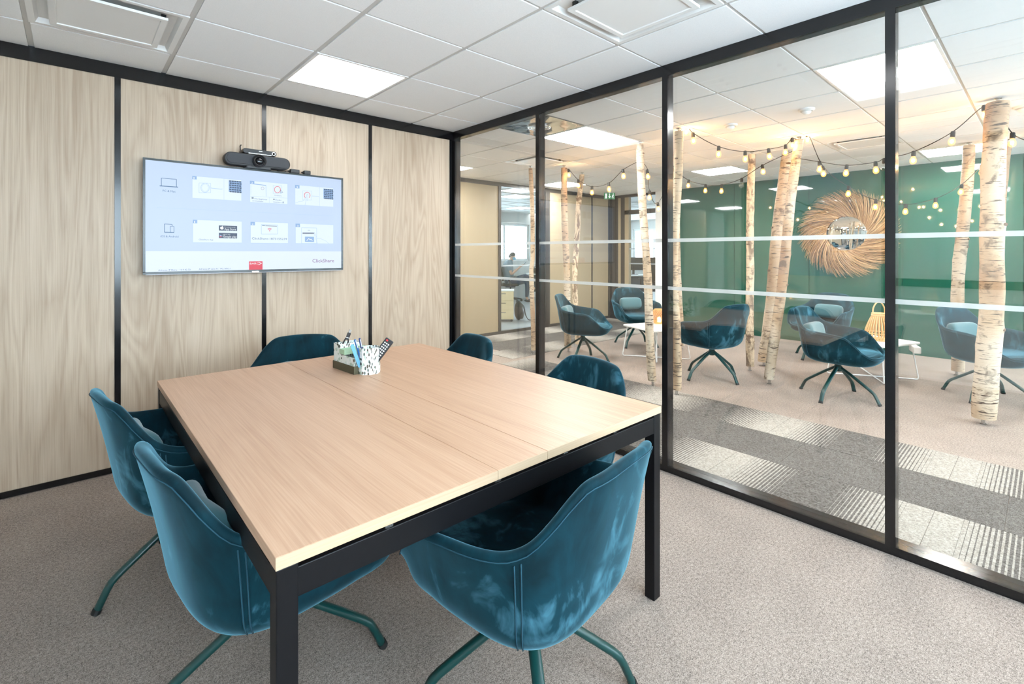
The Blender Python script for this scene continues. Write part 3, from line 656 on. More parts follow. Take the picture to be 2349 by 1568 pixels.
obj('lens', MB().lathe([(.027, 0), (.022, .006), (.012, .010), (.001, .011)], 24, Matrix.Translation((0, -.048, .05)) @ Matrix.Rotation(PI/2, 4, 'X')), M['lens'], le, smooth=True)
# sharing base unit on top of the bar
bu = thing('sharing_base_unit', 'slim black wireless box with antenna lying on the camera bar', 'electronics', (-1.703, -.055, tvtop+.096))
obj('case', MB().prism(rrect(.215, .034, .015), -.05, .05, Matrix.Translation((0, 0, .018)) @ rot), M['plastic'], bu, bevel=.003)
obj('silver_edge', MB().prism(rrect(.15, .006, .0028), .05, .0515, Matrix.Translation((0, 0, .004)) @ rot), M['chrome'], bu)
obj('button_ring', MB().lathe([(.0125, 0), (.0125, .002), (.008, .002), (.008, 0)], 24, Matrix.Translation((.088, -.05, .018)) @ rot), M['white_metal'], bu)
box('logo_plate', -.008, .014, -.0515, -.049, .022, .027, M['white_metal'], bu)
for x in (-.100, .055): obj('antenna', MB().tube([(x, .045, .01), (x-.003, .045, .06), (x+.003, .045, .072 if x < 0 else .06)], .0035, 8), M['plastic'], bu)
for x, w in ((-1.455, .065), (-1.366, .048)):
    a = thing('power_adapter', 'small black adapter box on the screen edge, '+('wider one beside the camera bar' if w > .05 else 'narrower one farther from the camera bar'), 'adapter', (x, -.045, tvtop)); obj('case', MB().box(-w/2, w/2, -.02, .02, 0, .03), M['plastic'], a, bevel=.005); obj('plug', MB().tube([(-w/2, 0, .014), (-w/2-.014, 0, .014)], .006, 8), M['rubber'], a)
tag(obj('cable', MB().tube(smooth_pts([(-1.60, -.05, tvtop+.03), (-1.585, -.07, tvtop+.012), (-1.565, -.05, tvtop+.004), (-1.53, -.045, tvtop+.004), (-1.51, -.05, tvtop+.012), (-1.49, -.045, tvtop+.012)], 5), .0035, 6), M['rubber'], smooth=True), 'thin black cable between the camera bar and the adapters', 'cable')
# ------------------------------------------------------------------ DESK ORGANISER AND CONTENTS
n = N('leaf_print'); v = n.obj(); wv = n.n('ShaderNodeTexVoronoi'); wv.feature = 'F1'; wv.inputs['Scale'].default_value = 66
mp = n.n('ShaderNodeMapping'); mp.inputs['Rotation'].default_value = (.6, .5, .7); mp.inputs['Scale'].default_value = (2.5, .62, .85); n.l(v, mp.inputs[0]); n.l(mp.outputs[0], wv.inputs['Vector'])
sel = n.n('ShaderNodeSeparateColor'); n.l(wv.outputs['Color'], sel.inputs[0])
inside = n.math('LESS_THAN', wv.outputs['Distance'], .50)
c = n.ramp(sel.outputs[0], [(.0, srgb(72, 82, 74)), (.24, srgb(78, 70, 56)), (.44, srgb(208, 222, 216)), (.62, srgb(236, 240, 238)), (.8, srgb(178, 196, 182))]); n.t.nodes[-1].color_ramp.interpolation = 'CONSTANT'
n.col(n.mix(inside, srgb(228, 232, 228), c)).set(Roughness=.6); M['leaf'] = n.m
M['olive'] = plain('dark_olive_board', srgb(78, 72, 52), .7); M['sage'] = plain('sage_green_card', srgb(162, 190, 160), .7)
og = thing('desk_organiser', 'leaf-patterned cardboard desk organiser on the meeting table', 'organiser', (-1.606, -1.43, TZ), R_(4))
def openbox(name, x0, x1, y0, y1, z0, z1, mat, t=.003, p=og):
    mb = MB().box(x0, x1, y0, y1, z0, z0+t); mb.box(x0, x0+t, y0, y1, z0+t, z1).box(x1-t, x1, y0, y1, z0+t, z1).box(x0+t, x1-t, y0, y0+t, z0+t, z1).box(x0+t, x1-t, y1-t, y1, z0+t, z1); return obj(name, mb, mat, p)
openbox('tray', -.062, .062, -.095, .125, 0, .038, M['olive']); openbox('box_body', -.058, .058, -.092, .121, .002, .078, M['leaf'])
openbox('tall_compartment', -.058, .058, .055, .1215, .078, .128, M['leaf'])
sg = openbox('drawer', -.062, .075, .0, .054, .083, .107, M['sage'], .0025); box('divider', -.06, .073, .026, .0285, .085, .104, M['sage'], sg)
cup = MB(); out = [(.052*math.cos(2*PI*(k+.5)/8)*1.02, .046*math.sin(2*PI*(k+.5)/8)*1.02) for k in range(8)]; inn = [(x*.93, y*.93) for x, y in out]
rr_ = lambda pts, z: [Vector((x+.012, y-.112, z)) for x, y in pts]
cup.grid([rr_(out, .0), rr_(out, .128), rr_(inn, .128), rr_(inn, .004)], True).prism([(x+.012, y-.112) for x, y in inn], .001, .004); obj('pen_cup', cup, M['leaf'], og)
box('side_tab', .062, .066, -.10, -.06, .01, .05, plain('dark_sage', srgb(84, 100, 84), .7), og)
# contents
FA_ = math.atan2(_rt.y, _rt.x)
def place(px, py, dz): return Matrix.Translation((-1.606, -1.43, TZ)) @ Matrix.Rotation(R_(4), 4, 'Z') @ Vector((px, py, dz))
rc = thing('remote_control', 'black remote control with red power button standing in the organiser', 'remote', place(-.004, -.108, .008), FA_)
Mr = Matrix.Rotation(R_(36), 4, 'Y') @ Matrix.Rotation(R_(-10), 4, 'X')
ro = obj('body', MB().box(-.022, .022, -.009, .009, 0.005, .19, Mr), M['plastic'], rc, bevel=.004)
for i in range(8):
    for j in range(3): obj('button', MB().box(-.0145+j*.0105, -.0080+j*.0105, -.0112, -.008, .075+i*.0125, .0815+i*.0125, Mr), M['white_metal'], ro)
obj('power_button', MB().box(-.014, -.004, -.0122, -.008, .176, .184, Mr), plain('red_button', srgb(214, 40, 40), .5), ro)
for k, (dx, lean, colr, nm) in enumerate(((-.016, -14, srgb(34, 92, 152), 'bright blue pen leaning in the organiser cup'), (-.006, -9, srgb(40, 62, 116), 'dark blue pen with white stripe in the organiser cup'))):
    p = thing('pen', nm, 'pen', place(dx, -.112, .008)); Mp = Matrix.Rotation(R_(lean), 4, 'Y') @ Matrix.Rotation(R_(-6), 4, 'X')
    obj('barrel', MB().lathe([(.002, 0), (.0045, .012), (.0048, .12), (.0052, .121), (.0052, .165), (.003, .170)], 10, Mp), plain('pen_plastic_%d' % k, colr, .35), p, smooth=True)
    obj('clip', MB().box(-.0012, .0012, -.008, -.0055, .125, .163, Mp), M['white_metal'], p)
tt = thing('marker_tag', 'light blue rounded tag standing in the organiser cup', 'tag', place(-.026, -.108, .008)); obj('blade', MB().prism(rrect(.017, .125, .008), -.001, .001, Matrix.Rotation(R_(-20), 4, 'Y') @ Matrix.Translation((0, 0, .09)) @ rot), plain('tag_blue', srgb(96, 158, 196), .5), tt)
ub = thing('usb_cable', 'black cable with silver plug sticking out of the organiser', 'cable', place(.0, .088, .082))
obj('cord', MB().tube(smooth_pts([(-.02, .0, .0), (-.022, .0, .04), (-.012, 0, .062), (.0, 0, .07), (.004, 0, .05), (-.004, 0, .02), (.004, 0, .0)], 6), .004, 8), M['rubber'], ub, smooth=True)
Mu = Matrix.Translation((-.004, 0, .058)) @ Matrix.Rotation(R_(22), 4, 'Y'); pl = obj('plug_grip', MB().box(-.0085, .0085, -.005, .005, 0, .038, Mu), M['plastic'], ub, bevel=.002); obj('silver_plug', MB().box(-.006, .006, -.0025, .0025, .038, .054, Mu), M['chrome'], ub)
obj('grip_band', MB().box(-.0092, .0092, -.0056, .0056, .010, .013, Mu), M['white_metal'], pl)
#@@LOUNGE
# ------------------------------------------------------------------ BIRCH POLES (floor foot and ceiling pin found from their pixels)
def birch(name_label, bot, top, d, mids=(), dark=False, seed=1, taper=.88):
    rnd = random.Random(seed); b = on_z(*bot); tp = on_z(*top, ZC)
    t = thing('birch_pole', name_label, 'birch pole', b, group='birch poles in the lounge')
    ax = tp-b; z0, z1 = .050, ZC-.035; NS, NR = 34, 20; rows = []
    ph = [rnd.uniform(0, 6.28) for _ in range(8)]
    def axis(f):
        p = ax*f; off = 0
        ks = [(0, 0)]+list(mids)+[(1, 0)]
        for (a, va), (c, vc) in zip(ks, ks[1:]):
            if a <= f <= c: off = va+(vc-va)*sstep(a, c, f)
        p = p+_rt*off
        return p+_rt*.007*math.sin(f*9+ph[0])+_fw*.007*math.sin(f*7+ph[1])
    bumps = [(rnd.uniform(.08, .95), rnd.uniform(0, 6.28), rnd.uniform(.06, .13)) for _ in range(9)]
    for i in range(NS+1):
        z = z0+(z1-z0)*i/NS; f = z/ZC; c = axis(f); row = []
        for k in range(NR):
            a = 2*PI*k/NR; r = d/2*(1+(taper-1)*f)*(1+.03*math.sin(3*a+ph[2]+f*5)+.025*math.sin(f*37+ph[3]))
            for bf, ba, bh in bumps:
                w = math.exp(-((f-bf)/.013)**2)*max(0, math.cos(a-ba))**4; r += d*bh*.5*w
            if i in (0, NS): r *= .97
            row.append(Vector((c.x+r*math.cos(a), c.y+r*math.sin(a), z)))
        rows.append(row)
    mb = MB(); mb.grid(rows, True); nv = len(mb.v); mb.f += [tuple(range(NR-1, -1, -1)), tuple(NS*NR+k for k in range(NR))]
    tr = obj('trunk', mb, M['bark_dark' if dark else 'bark'], t, smooth=False, ang=60)
    for bf, ba, bh in bumps[:5]:                # branch scars
        c = axis(bf); r = d/2*(1+(taper-1)*bf)*1.04+d*bh*.3; p = Vector((c.x+r*math.cos(ba), c.y+r*math.sin(ba), bf*ZC)); s = d*.13
        Mk = Matrix.Translation(p) @ Matrix.Rotation(ba, 4, 'Z') @ Matrix.Rotation(PI/2, 4, 'Y') @ Matrix.Diagonal((.7, 1.5, 1, 1))
        obj('knot', MB().lathe([(s, -.01), (s*.95, .001), (s*.6, .004), (s*.3, .001)], 10, Mk), M['knot'], tr, smooth=True)
    obj('foot', MB().lathe([(.020, 0), (.020, .004), (.013, .006), (.013, .06)], 14), M['chrome'], t)
    e = axis(1); obj('ceiling_pin', MB().lathe([(.010, ZC-.05), (.010, ZC-.012), (.022, ZC-.010), (.022, ZC-.004)], 14, Matrix.Translation((e.x, e.y, 0))), M['chrome'], t)
    return b, tp
PL = {}
for k, lab, bot, top, d, mids, dark in (
 ('1', 'slim crooked birch pole in front of the office window', (1222.5, 811), (1217, 380), .062, ((.45, -.0), (.5, .02)), False),
 ('2', 'pale straight birch pole of the pair by the cream wall', (1304, 805), (1293, 379), .092, (), False),
 ('3', 'darker bowed birch pole of the pair by the cream wall', (1326, 797), (1336, 395), .082, ((.45, -.075), (.75, -.05)), True),
 ('4', 'mottled birch pole beside the low table with the woven lantern', (1497.5, 884), (1467, 324), .085, (), False),
 ('5', 'whitish birch pole hugging the partition mullion by the dark carpet', (1552, 905), (1557, 293), .085, ((.5, -.03),), False),
 ('6', 'reddish birch pole rising behind the low table, next to the armchair back', (1562, 800), (1546, 380), .090, (), False),
 ('7', 'grey weathered birch pole standing upright before the green wall', (1720, 849), (1726, 347), .088, ((.4, -.01), (.6, -.02)), True),
 ('8', 'stout leaning birch pole behind the slimmer leaning one', (1752, 838), (1806, 345), .135, (), False),
 ('9', 'slim leaning birch pole carrying the gathered string lights', (1765, 880), (1833, 312), .096, (), False),
 ('10', 'knobbly birch pole behind the thick one, near the armchair', (2194, 860), (2224, 326), .115, ((.5, -.03),), False),
 ('11', 'thickest birch pole, standing closest to the striped carpet runner', (2255, 972), (2290, 224), .150, ((.35, .02), (.6, -.0)), False),
 ('12', 'thin birch pole almost hidden behind the thickest one', (2258, 880), (2311, 318), .095, (), False)):
    PL[k] = birch(lab, bot, top, d, mids, dark, int(k)*13+1)
# ------------------------------------------------------------------ STRING LIGHTS
sock_me = MB().lathe([(.006, .055), (.012, .052), (.0135, .03), (.0135, .018), (.011, .014)], 12).mesh('socket'); sock_me.materials.append(M['rubber'])
prof = [(.009, .018), (.010, .012), (.014, .004), (.0185, -.006), (.0205, -.018), (.018, -.030), (.011, -.038), (.002, -.041)]
bulb_me = MB().lathe(prof, 14).mesh('bulb', True); bulb_me.materials.append(M['bulb'])
fil_me = MB().sphere((0, 0, -.014), (.0095, .0095, .013), 10, 6).mesh('filament', True); fil_me.materials.append(M['filament'])
off_me = MB().lathe(prof, 14).mesh('bulb', True); off_me.materials.append(M['bulb_off'])
def string(label, A, B, bulbs, off=()):
    A, B = Vector(A), Vector(B); t = thing('string_light', label, 'string light', A, group='festoon string lights')
    nrm = (B-A).cross(Vector((0, 0, 1))).normalized(); ab = Vector((B.x-A.x, B.y-A.y, 0)); pts = []
    for i, (u, v) in enumerate(bulbs):
        d = ray(u, v); dn = d.dot(nrm); s = (A-CAM).dot(nrm)/dn; p = CAM+d*s
        f = (Vector((p.x-A.x, p.y-A.y, 0)).dot(ab))/ab.length_squared
        if not -.02 < f < 1.02: f = max(.02, min(.98, f)); q = A+ab*f; p = Vector((q.x, q.y, p.z))
        pts.append((f, p+Vector((0, 0, .026)), i in off))
    pts.sort(key=lambda q: q[0]); P = [A]+[p+Vector((0, 0, .055)) for f, p, o in pts]+[B]
    obj('wire', MB().tube([p-A for p in smooth_pts(P, 6)], .0035, 6), M['rubber'], t, smooth=True)
    for f, p, o in pts:
        s = link('socket', sock_me, None, t); s.location = p-A; s.scale = (1.15,)*3; s.rotation_euler = (random.uniform(-.12, .12), random.uniform(-.12, .12), 0)
        link('bulb', off_me if o else bulb_me, None, s)
        if not o: link('filament', fil_me, None, s)
def top(k, dz=-.05): p = PL[k][1]; return Vector((p.x, p.y, ZC+dz))
string('string of warm bulbs from the pale pole of the pair to the mottled pole', top('2'), top('4', -.2), [(1304.7, 403), (1327, 427.5), (1358, 443.5), (1397, 436), (1430, 406)])
string('string of warm bulbs dropping from the mottled pole towards the reddish pole', top('4', -.18), top('6'), [(1486, 407), (1490, 455), (1510, 481)])
string('string of warm bulbs with one dead bulb low before the green wall', top('6'), top('9', -.12), [(1579, 427.5), (1618, 439), (1655, 440), (1701, 426), (1750, 396)], (3,))
string('string of warm bulbs from the whitish mullion-side pole to the slim leaning pole', top('5'), top('9'), [(1574, 306), (1590.5, 325.5), (1648.5, 356), (1709.6, 367), (1764.5, 361), (1801.8, 352), (1817.6, 336)])
string('high string of warm bulbs from the leaning pole to the thickest pole, one bulb dead', top('9', -.22), top('11', -.1), [(1880, 390.5), (1941, 399.5), (2009, 393), (2028, 386), (2095, 370.5), (2184, 327), (2258, 267.6)], (3,))
string('low string of warm bulbs sagging across the wicker mirror', top('9'), top('12'), [(1852, 324), (1888.5, 401), (1946, 446.6), (2008, 477), (2077, 487.5), (2146, 473.5), (2204.5, 442.4), (2252, 398), (2300, 345)])
string('string of warm bulbs leaving the thickest pole along the lounge', top('11'), (3.3, -5.6, ZC-.02), [(2322, 331), (2380, 352), (2450, 350)])
# ------------------------------------------------------------------ WICKER MIRROR
wm = thing('wicker_mirror', 'round mirror in a swirling fringe of pale reeds on the green wall', 'mirror', (LX-.03, -1.878, 1.600))
Ry = Matrix.Rotation(-PI/2, 4, 'Y')
obj('mirror_glass', MB().lathe([(.245, 0), (.245, .004), (.24, .006), (.001, .006)], 48, Ry), M['mirror'], wm, smooth=False, ang=30)
obj('backing', MB().lathe([(.34, -.028), (.34, -.004), (.24, -.001), (.001, -.001)], 40, Ry), M['rattan'], wm, smooth=False, ang=30)
mb = MB(); rnd = random.Random(4)
for k in range(1050):
    a = rnd.uniform(0, 2*PI); lay = rnd.random(); r0 = .236+.02*rnd.random(); L = rnd.uniform(.30, .385)*(1-.10*(rnd.random() < .3)); pts = []
    sw = rnd.uniform(.62, .80)
    for j in range(6):
        f = j/5; r = r0+L*f; an = a-sw*(f**.75)*.95; x = .012+.03*math.sin(PI*min(1, f*1.1))*(.4+lay)+.01*lay
        pts.append((-x, r*math.cos(an), r*math.sin(an)))
    mb.tube(pts, [.0023, .0023, .0023, .0021, .0018, .001], 4, False)
n = N('pale_reed'); g = n.n('ShaderNodeNewGeometry'); n.col(n.ramp(g.outputs['Random Per Island'], [(0, srgb(120, 86, 54)), (.35, srgb(178, 136, 92)), (1, srgb(222, 188, 142))])).set(Roughness=.6)
o = obj('reed_fringe', mb, n.m, wm, smooth=True); o['kind'] = 'stuff'
# ------------------------------------------------------------------ LOW TABLES AND LANTERNS
TH = .40
def low_table(label, feet, parts_extra=False):
    c = sum((Vector((p[0], p[1], 0)) for p in feet), Vector())/4
    t = thing('coffee_table', label, 'coffee table', c, group='white wire-leg coffee tables')
    e1 = (Vector(feet[2])-Vector(feet[0])); e2 = Vector(feet[3])-Vector(feet[0])
    an = math.atan2(e1.y, e1.x); l1, l2 = e1.length+.06, e2.length+.06
    Mt = Matrix.Rotation(an, 4, 'Z'); obj('tabletop', MB().prism(rrect(l1, l2, .04), TH-.018, TH, Mt), M['white'], t, bevel=.002)
    for a, b in ((0, 1), (2, 3)):
        A = Vector((feet[a][0], feet[a][1], 0))-c; B = Vector((feet[b][0], feet[b][1], 0))-c; zz = .008+.012*(a > 0)
        ia = A*.86; ib = B*.86; up = Vector((0, 0, 1))
        pts = smooth_pts([ia+up*(TH-.02), ia+(A-ia)*.8+up*.10, A+up*.03, A*.975+up*zz, A*.9+up*zz], 4)+smooth_pts([B*.9+up*zz, B*.975+up*zz, B+up*.03, ib+(B-ib)*.8+up*.10, ib+up*(TH-.02)], 4)
        obj('wire_leg', MB().tube(pts, .0065, 8), M['white_metal'], t, smooth=True)
    return t, c, an
g = lambda *p: [tuple(on_z(*q).xy) for q in p]
f1 = [(2.63, -.12), (2.93, -.80), (3.10, -.20), (2.46, -.72)]; f1 = [(2.60, -.10), (3.02, -.80), (3.10, -.26), (2.52, -.64)]
t1, c1, a1 = low_table('white low table beside the mottled birch pole, carrying the woven globe lantern', f1)
f2 = g((1898, 856), (2106, 871), (1974, 846), (2028, 884)); f2 = [f2[0], f2[1], f2[2], f2[3]]
t2, c2, a2 = low_table('white low table with a socket box, carrying the slatted bamboo lantern', f2)
bxo = obj('socket_box', MB().box(-.10, .10, -.03, .03, TH-.085, TH-.018, Matrix.Translation((.02, -.36, 0)) @ Matrix.Rotation(R_(20), 4, 'Z')), M['white_metal'], t2, bevel=.008)
# woven globe lantern
p1 = at_depth(1512, 722, (on_z(1512, 742, TH)-CAM).dot(_fw)); gl = thing('globe_lantern', 'squat woven rattan globe lantern glowing warm on the low table', 'lantern', (p1.x, p1.y, TH))
mb = MB(); RX, RZ = .125, .098
for k in range(30):
    for sgn in (-1, 1):
        mb.tube([(RX*math.sin(PI*f)*math.cos(2*PI*k/30+sgn*1.6*f), RX*math.sin(PI*f)*math.sin(2*PI*k/30+sgn*1.6*f), RZ-RZ*math.cos(PI*f)) for f in [.14+.70*j/10 for j in range(11)]], .0028, 4, False)
o = obj('weave', mb, M['rattan_warm'], gl, smooth=True); o['kind'] = 'stuff'
for zz, rr in ((.012, .052), (.186, .058)): obj('ring', MB().tube([(rr*math.cos(2*PI*k/24), rr*math.sin(2*PI*k/24), zz) for k in range(25)], .007, 6, False), M['rattan_warm'], gl, smooth=True)
obj('candle_light', MB().lathe([(.001, .02), (.022, .022), (.022, .08), (.001, .09)], 12), emit('lantern_glow', (1, .55, .2), 14), gl, smooth=True)
# bamboo lantern
p2 = on_z(2016, 779, TH); bl = thing('slat_lantern', 'tall bamboo slat lantern with loop handle on the low table', 'lantern', (p2.x, p2.y, TH))
for k in range(26):
    a = 2*PI*k/26; prof = [(.110, .012), (.125, .06), (.118, .11), (.092, .19), (.066, .25), (.062, .262)]
    obj('slat', MB().tube([(r*math.cos(a), r*math.sin(a), z) for r, z in smooth_pts([(r, z, 0) for r, z in prof], 2) and [(p.x, p.y) for p in smooth_pts([(r, z, 0) for r, z in prof], 2)]], .0058, 5, True, .5), M['bamboo'], bl, smooth=True)
for zz, rr, w in ((.006, .105, .008), (.075, .121, .005), (.262, .062, .008), (.280, .060, .008)): obj('hoop', MB().tube([(rr*math.cos(2*PI*k/28), rr*math.sin(2*PI*k/28), zz) for k in range(29)], w, 6, False), M['bamboo'], bl, smooth=True)
obj('base_disc', MB().lathe([(.105, 0), (.105, .01), (.001, .01)], 28), M['bamboo'], bl)
obj('handle', MB().tube(smooth_pts([_rt*-.060+Vector((0, 0, .27)), _rt*-.062+Vector((0, 0, .33)), _rt*-.035+Vector((0, 0, .385)), Vector((0, 0, .40)), _rt*.035+Vector((0, 0, .385)), _rt*.062+Vector((0, 0, .33)), _rt*.060+Vector((0, 0, .27))], 4), .009, 8, True, .6), M['bamboo'], bl, smooth=True)
# ------------------------------------------------------------------ CEILING SMALL THINGS
for (u, v), lab in (((1676, 285), 'round white smoke detector on the lounge ceiling over the whitish pole'), ((1850, 249), 'round white smoke detector on the lounge ceiling above the bundled leaning poles'), ((2346, 243), 'round white smoke detector on the lounge ceiling near the thickest pole')):
    p = on_z(u, v, ZC); d = thing('smoke_detector', lab, 'smoke detector', (p.x, p.y, ZC-.0035)); Mf = Matrix.Diagonal((1, 1, -1, 1))
    obj('base', MB().lathe([(.058, 0), (.058, .012), (.05, .016)], 24, Mf), M['white_metal'], d, smooth=False, ang=40); obj('dome', MB().lathe([(.034, .016), (.032, .03), (.02, .042), (.001, .045)], 24, Mf), M['white_metal'], d, smooth=True); obj('slot_ring', MB().lathe([(.046, .014), (.044, .019), (.036, .019), (.036, .014)], 24, Mf), M['tbar'], d)
xs = thing('exit_sign', 'green emergency exit sign with running figure by the cream wall', 'sign', (4.75, 1.70, ZC-.004), R_(-42))
gs = emit('exit_green', srgb(20, 130, 70), .55); ws = emit('exit_white', (.9, 1, .95), 1.0)
xs.scale = (.62, 1, .88); b_ = box('panel', -.165, .165, -.01, .01, -.17, -.03, gs, xs); box('bracket', -.03, .03, -.012, .012, -.03, 0, M['white_metal'], xs)
mb = MB(); mb.box(-.13, -.085, -.0125, -.011, -.15, -.05); obj('door_symbol', mb, ws, b_)
mb = MB(); 
mb.tube([(0, -.0125, -.05), (0, -.0125, -.125)], .008, 4); mb.tube([(-.03, -.0125, -.105), (0, -.0125, -.14), (.03, -.0125, -.105)], .008, 4); obj('arrow_symbol', mb, ws, b_)
mb = MB(); mb.tube([(.105, -.0125, -.075), (.09, -.0125, -.105), (.11, -.0125, -.125), (.10, -.0125, -.15)], .008, 4).tube([(.09, -.0125, -.105), (.07, -.0125, -.13)], .008, 4).tube([(.078, -.0125, -.09), (.125, -.0125, -.095)], .006, 4).sphere((.112, -.0125, -.06), .011, 8, 5); obj('running_figure', mb, ws, b_)
# ------------------------------------------------------------------ POSTER on the left wall of the meeting room (seen mirrored in the green glass)
po = thing('wall_poster', 'pale blue lettered poster on the white wall opposite the partition', 'poster', (XL+.012, -1.9, 1.68))
box('sheet', -.008, .002, -.40, .40, -.62, .62, plain('poster_paper', srgb(190, 214, 236), .6), po)
ink = plain('poster_ink', srgb(60, 74, 84), .7)
def ptext(s, y, z, h):
    o = text(s, (0, 0), h, None, po, loc=1, m=ink, align='CENTER')
    for v in o.data.vertices: v.co = Vector((.0035, v.co.x*h*-1+y if False else y+v.co.x*h, z+v.co.y*h))
ptext('BUT', .18, -.12, .11); ptext('THE', -.2, -.12, .11)
for k in range(3): obj('script_stroke', MB().tube(smooth_pts([(.003, -.2+.1*j, .25-.14*k+.05*math.sin(j*2.1+k)) for j in range(5)], 6), .005, 4), ink, po)
for s in (-1, 1):
    for dz in (0, -.04): obj('arrow_line', MB().box(.002, .0045, s*.30-.08, s*.30+.08, -.30+dz-.004, -.30+dz+.004), ink, po)
obj('script_stroke', MB().tube(smooth_pts([(.003, -.1, -.28), (.003, -.05, -.2), (.003, .0, -.34), (.003, .06, -.22), (.003, .02, -.42)], 6), .006, 4), ink, po)
#@@OFFICE
# ------------------------------------------------------------------ OFFICE BEHIND THE CREAM WALL
blue_grey = plain('office_blue_grey', srgb(70, 84, 98), .6); M['birch_ply'] = wood('pale_birch_board', srgb(236, 216, 176), srgb(228, 206, 164), srgb(212, 188, 146), 2, .4, .5, .1)
def office_chair(loc, rz, label):
    t = thing('office_chair', label, 'office chair', loc, rz, 'office swivel chairs')
    obj('seat', MB().prism(rrect(.46, .46, .1), .43, .50), M['rubber'], t, bevel=.02)
    obj('backrest', MB().prism(rrect(.42, .48, .09), -.025, .025, Matrix.Translation((-.24, 0, .80)) @ Matrix.Rotation(R_(90), 4, 'Z') @ Matrix.Rotation(R_(80), 4, 'X')), M['rubber'], t, bevel=.012)
    obj('back_strut', MB().tube([(-.05, 0, .42), (-.24, 0, .43), (-.27, 0, .62)], .018, 8), M['plastic'], t)
    obj('column', MB().lathe([(.03, .08), (.03, .30), (.022, .30), (.022, .43)], 14), M['plastic'], t)
    for s in (-1, 1): obj('armrest', MB().tube(smooth_pts([(.0, s*.2, .44), (.0, s*.27, .46), (-.02, s*.275, .66), (.16, s*.275, .67)], 4), .018, 8), M['plastic'], t, smooth=True)
    for k in range(5):
        a = 2*PI*k/5+.3; d = Vector((math.cos(a), math.sin(a), 0)); lg = obj('leg', MB().tube([d*.02+Vector((0, 0, .11)), d*.31+Vector((0, 0, .07))], [.024, .016], 8), M['plastic'], t)
        obj('castor', MB().lathe([(.028, -.02), (.032, -.014), (.032, .014), (.028, .02)], 14, Matrix.Translation(d*.31+Vector((0, 0, .032))) @ Matrix.Rotation(a, 4, 'Z') @ Matrix.Rotation(PI/2, 4, 'X')), M['rubber'], lg)
    return t
OB = at_depth(1171, 690, 13.2); OB.z = 0; FA = math.atan2(_rt.y, _rt.x)
office_chair(OB, FA, 'black office swivel chair under the seated person')
# seated person: local +X is the facing direction
pe = thing('person', 'person seated in profile in grey t-shirt and face mask, reading a phone', 'person', OB, FA)
def skin(name, V, E_, mat, parent, root=0, lev=2):
    me = bpy.data.meshes.new(name); me.from_pydata([v[:3] for v in V], E_, []); me.materials.append(mat); o = link(name, me, None, parent)
    m = o.modifiers.new('skin', 'SKIN'); m.use_smooth_shade = True; m.branch_smoothing = .6
    for i, v in enumerate(V):
        r = v[3]; sv = me.skin_vertices[0].data[i]; sv.radius = r if isinstance(r, tuple) else (r, r); sv.use_root = (i == root)
    s = o.modifiers.new('sub', 'SUBSURF'); s.levels = lev; s.render_levels = lev; return o
fl_ = plain('skin_tone', srgb(214, 168, 142), .55)
V = [(0, 0, .55, .12), (-.06, 0, .74, .115), (-.075, 0, .94, .125), (-.045, 0, 1.075, .095), (-.0, 0, 1.12, .058), (.03, 0, 1.15, .064), (.048, 0, 1.205, (.086, .100)), (.04, 0, 1.28, (.084, .098)), (.032, 0, 1.32, .055)]
E_ = [(i, i+1) for i in range(8)]
def chain(pts, start):
    s = start
    for p in pts: V.append(p); E_.append((s, len(V)-1)); s = len(V)-1
    return s
hands = []
for s in (-1, 1):
    w = chain([(-.055, s*.13, 1.05, .06), (-.05, s*.185, 1.015, .052), (-.01, s*.21, .86, .044), (.02, s*.20, .745, .038), (.15, s*.15, .85, .033), (.26, s*(.085 if s < 0 else .05), .945, .024), (.305, s*(.075 if s < 0 else .045), .975, (.030, .016))], 3)
    for f, (dx, dz, ln) in enumerate(((.018, .028, .9), (.028, .018, 1), (.034, .006, .95), (.034, -.008, .8))):
        y0 = s*(.075 if s < 0 else .045); chain([(.315+dx*.5, y0-s*.004, .98+dz*.6, .0085), (.325+dx*ln, y0-s*.022, .987+dz, .008), (.322+dx*ln, y0-s*.036, .993+dz, .007)], w)
    chain([(.30, s*.055, .995, .0095), (.312, s*.042, 1.015, .008)], w)
# legs: far leg flat on floor, near leg crossed over
h1 = chain([(.0, -.10, .53, .092), (.22, -.12, .545, .082), (.43, -.10, .56, .062), (.455, -.10, .45, .055), (.45, -.10, .25, .045), (.44, -.10, .10, .036), (.47, -.10, .055, .036), (.57, -.10, .04, .030)], 0)
h2 = chain([(.0, .10, .54, .092), (.22, .06, .62, .080), (.42, -.02, .69, .062), (.52, -.05, .60, .054), (.60, -.08, .44, .042), (.64, -.09, .34, .034), (.68, -.09, .32, .034), (.75, -.09, .36, .028)], 0)
body = skin('body', V, E_, fl_, pe)
gsh = plain('grey_tshirt', srgb(128, 140, 150), .9); jean = plain('dark_jeans', srgb(52, 66, 88), .9)
def loft(rings, n=20):                            # rings: centre, half depth x, half width y
    rows = [[Vector((c[0]+hx_*math.cos(2*PI*k/n), c[1]+hy_*math.sin(2*PI*k/n), c[2])) for k in range(n)] for c, hx_, hy_ in rings]
    mb = MB(); mb.grid(rows, True); return mb
mb = loft([((-.005, 0, .50), .150, .185), ((-.02, 0, .56), .148, .182), ((-.05, 0, .70), .140, .172), ((-.07, 0, .84), .150, .178), ((-.075, 0, .96), .152, .190), ((-.066, 0, 1.04), .132, .180), ((-.05, 0, 1.085), .105, .125), ((-.022, 0, 1.118), .084, .085), ((-.012, 0, 1.13), .076, .076)])
for sd in (-1, 1): mb.tube(smooth_pts([(-.06, sd*.10, 1.05), (-.055, sd*.165, 1.035), (-.045, sd*.20, .975), (-.02, sd*.214, .895), (-.008, sd*.216, .855)], 3), [.075, .076, .077, .077, .076, .074, .073, .072, .07, .069, .068, .067, .066], 14)
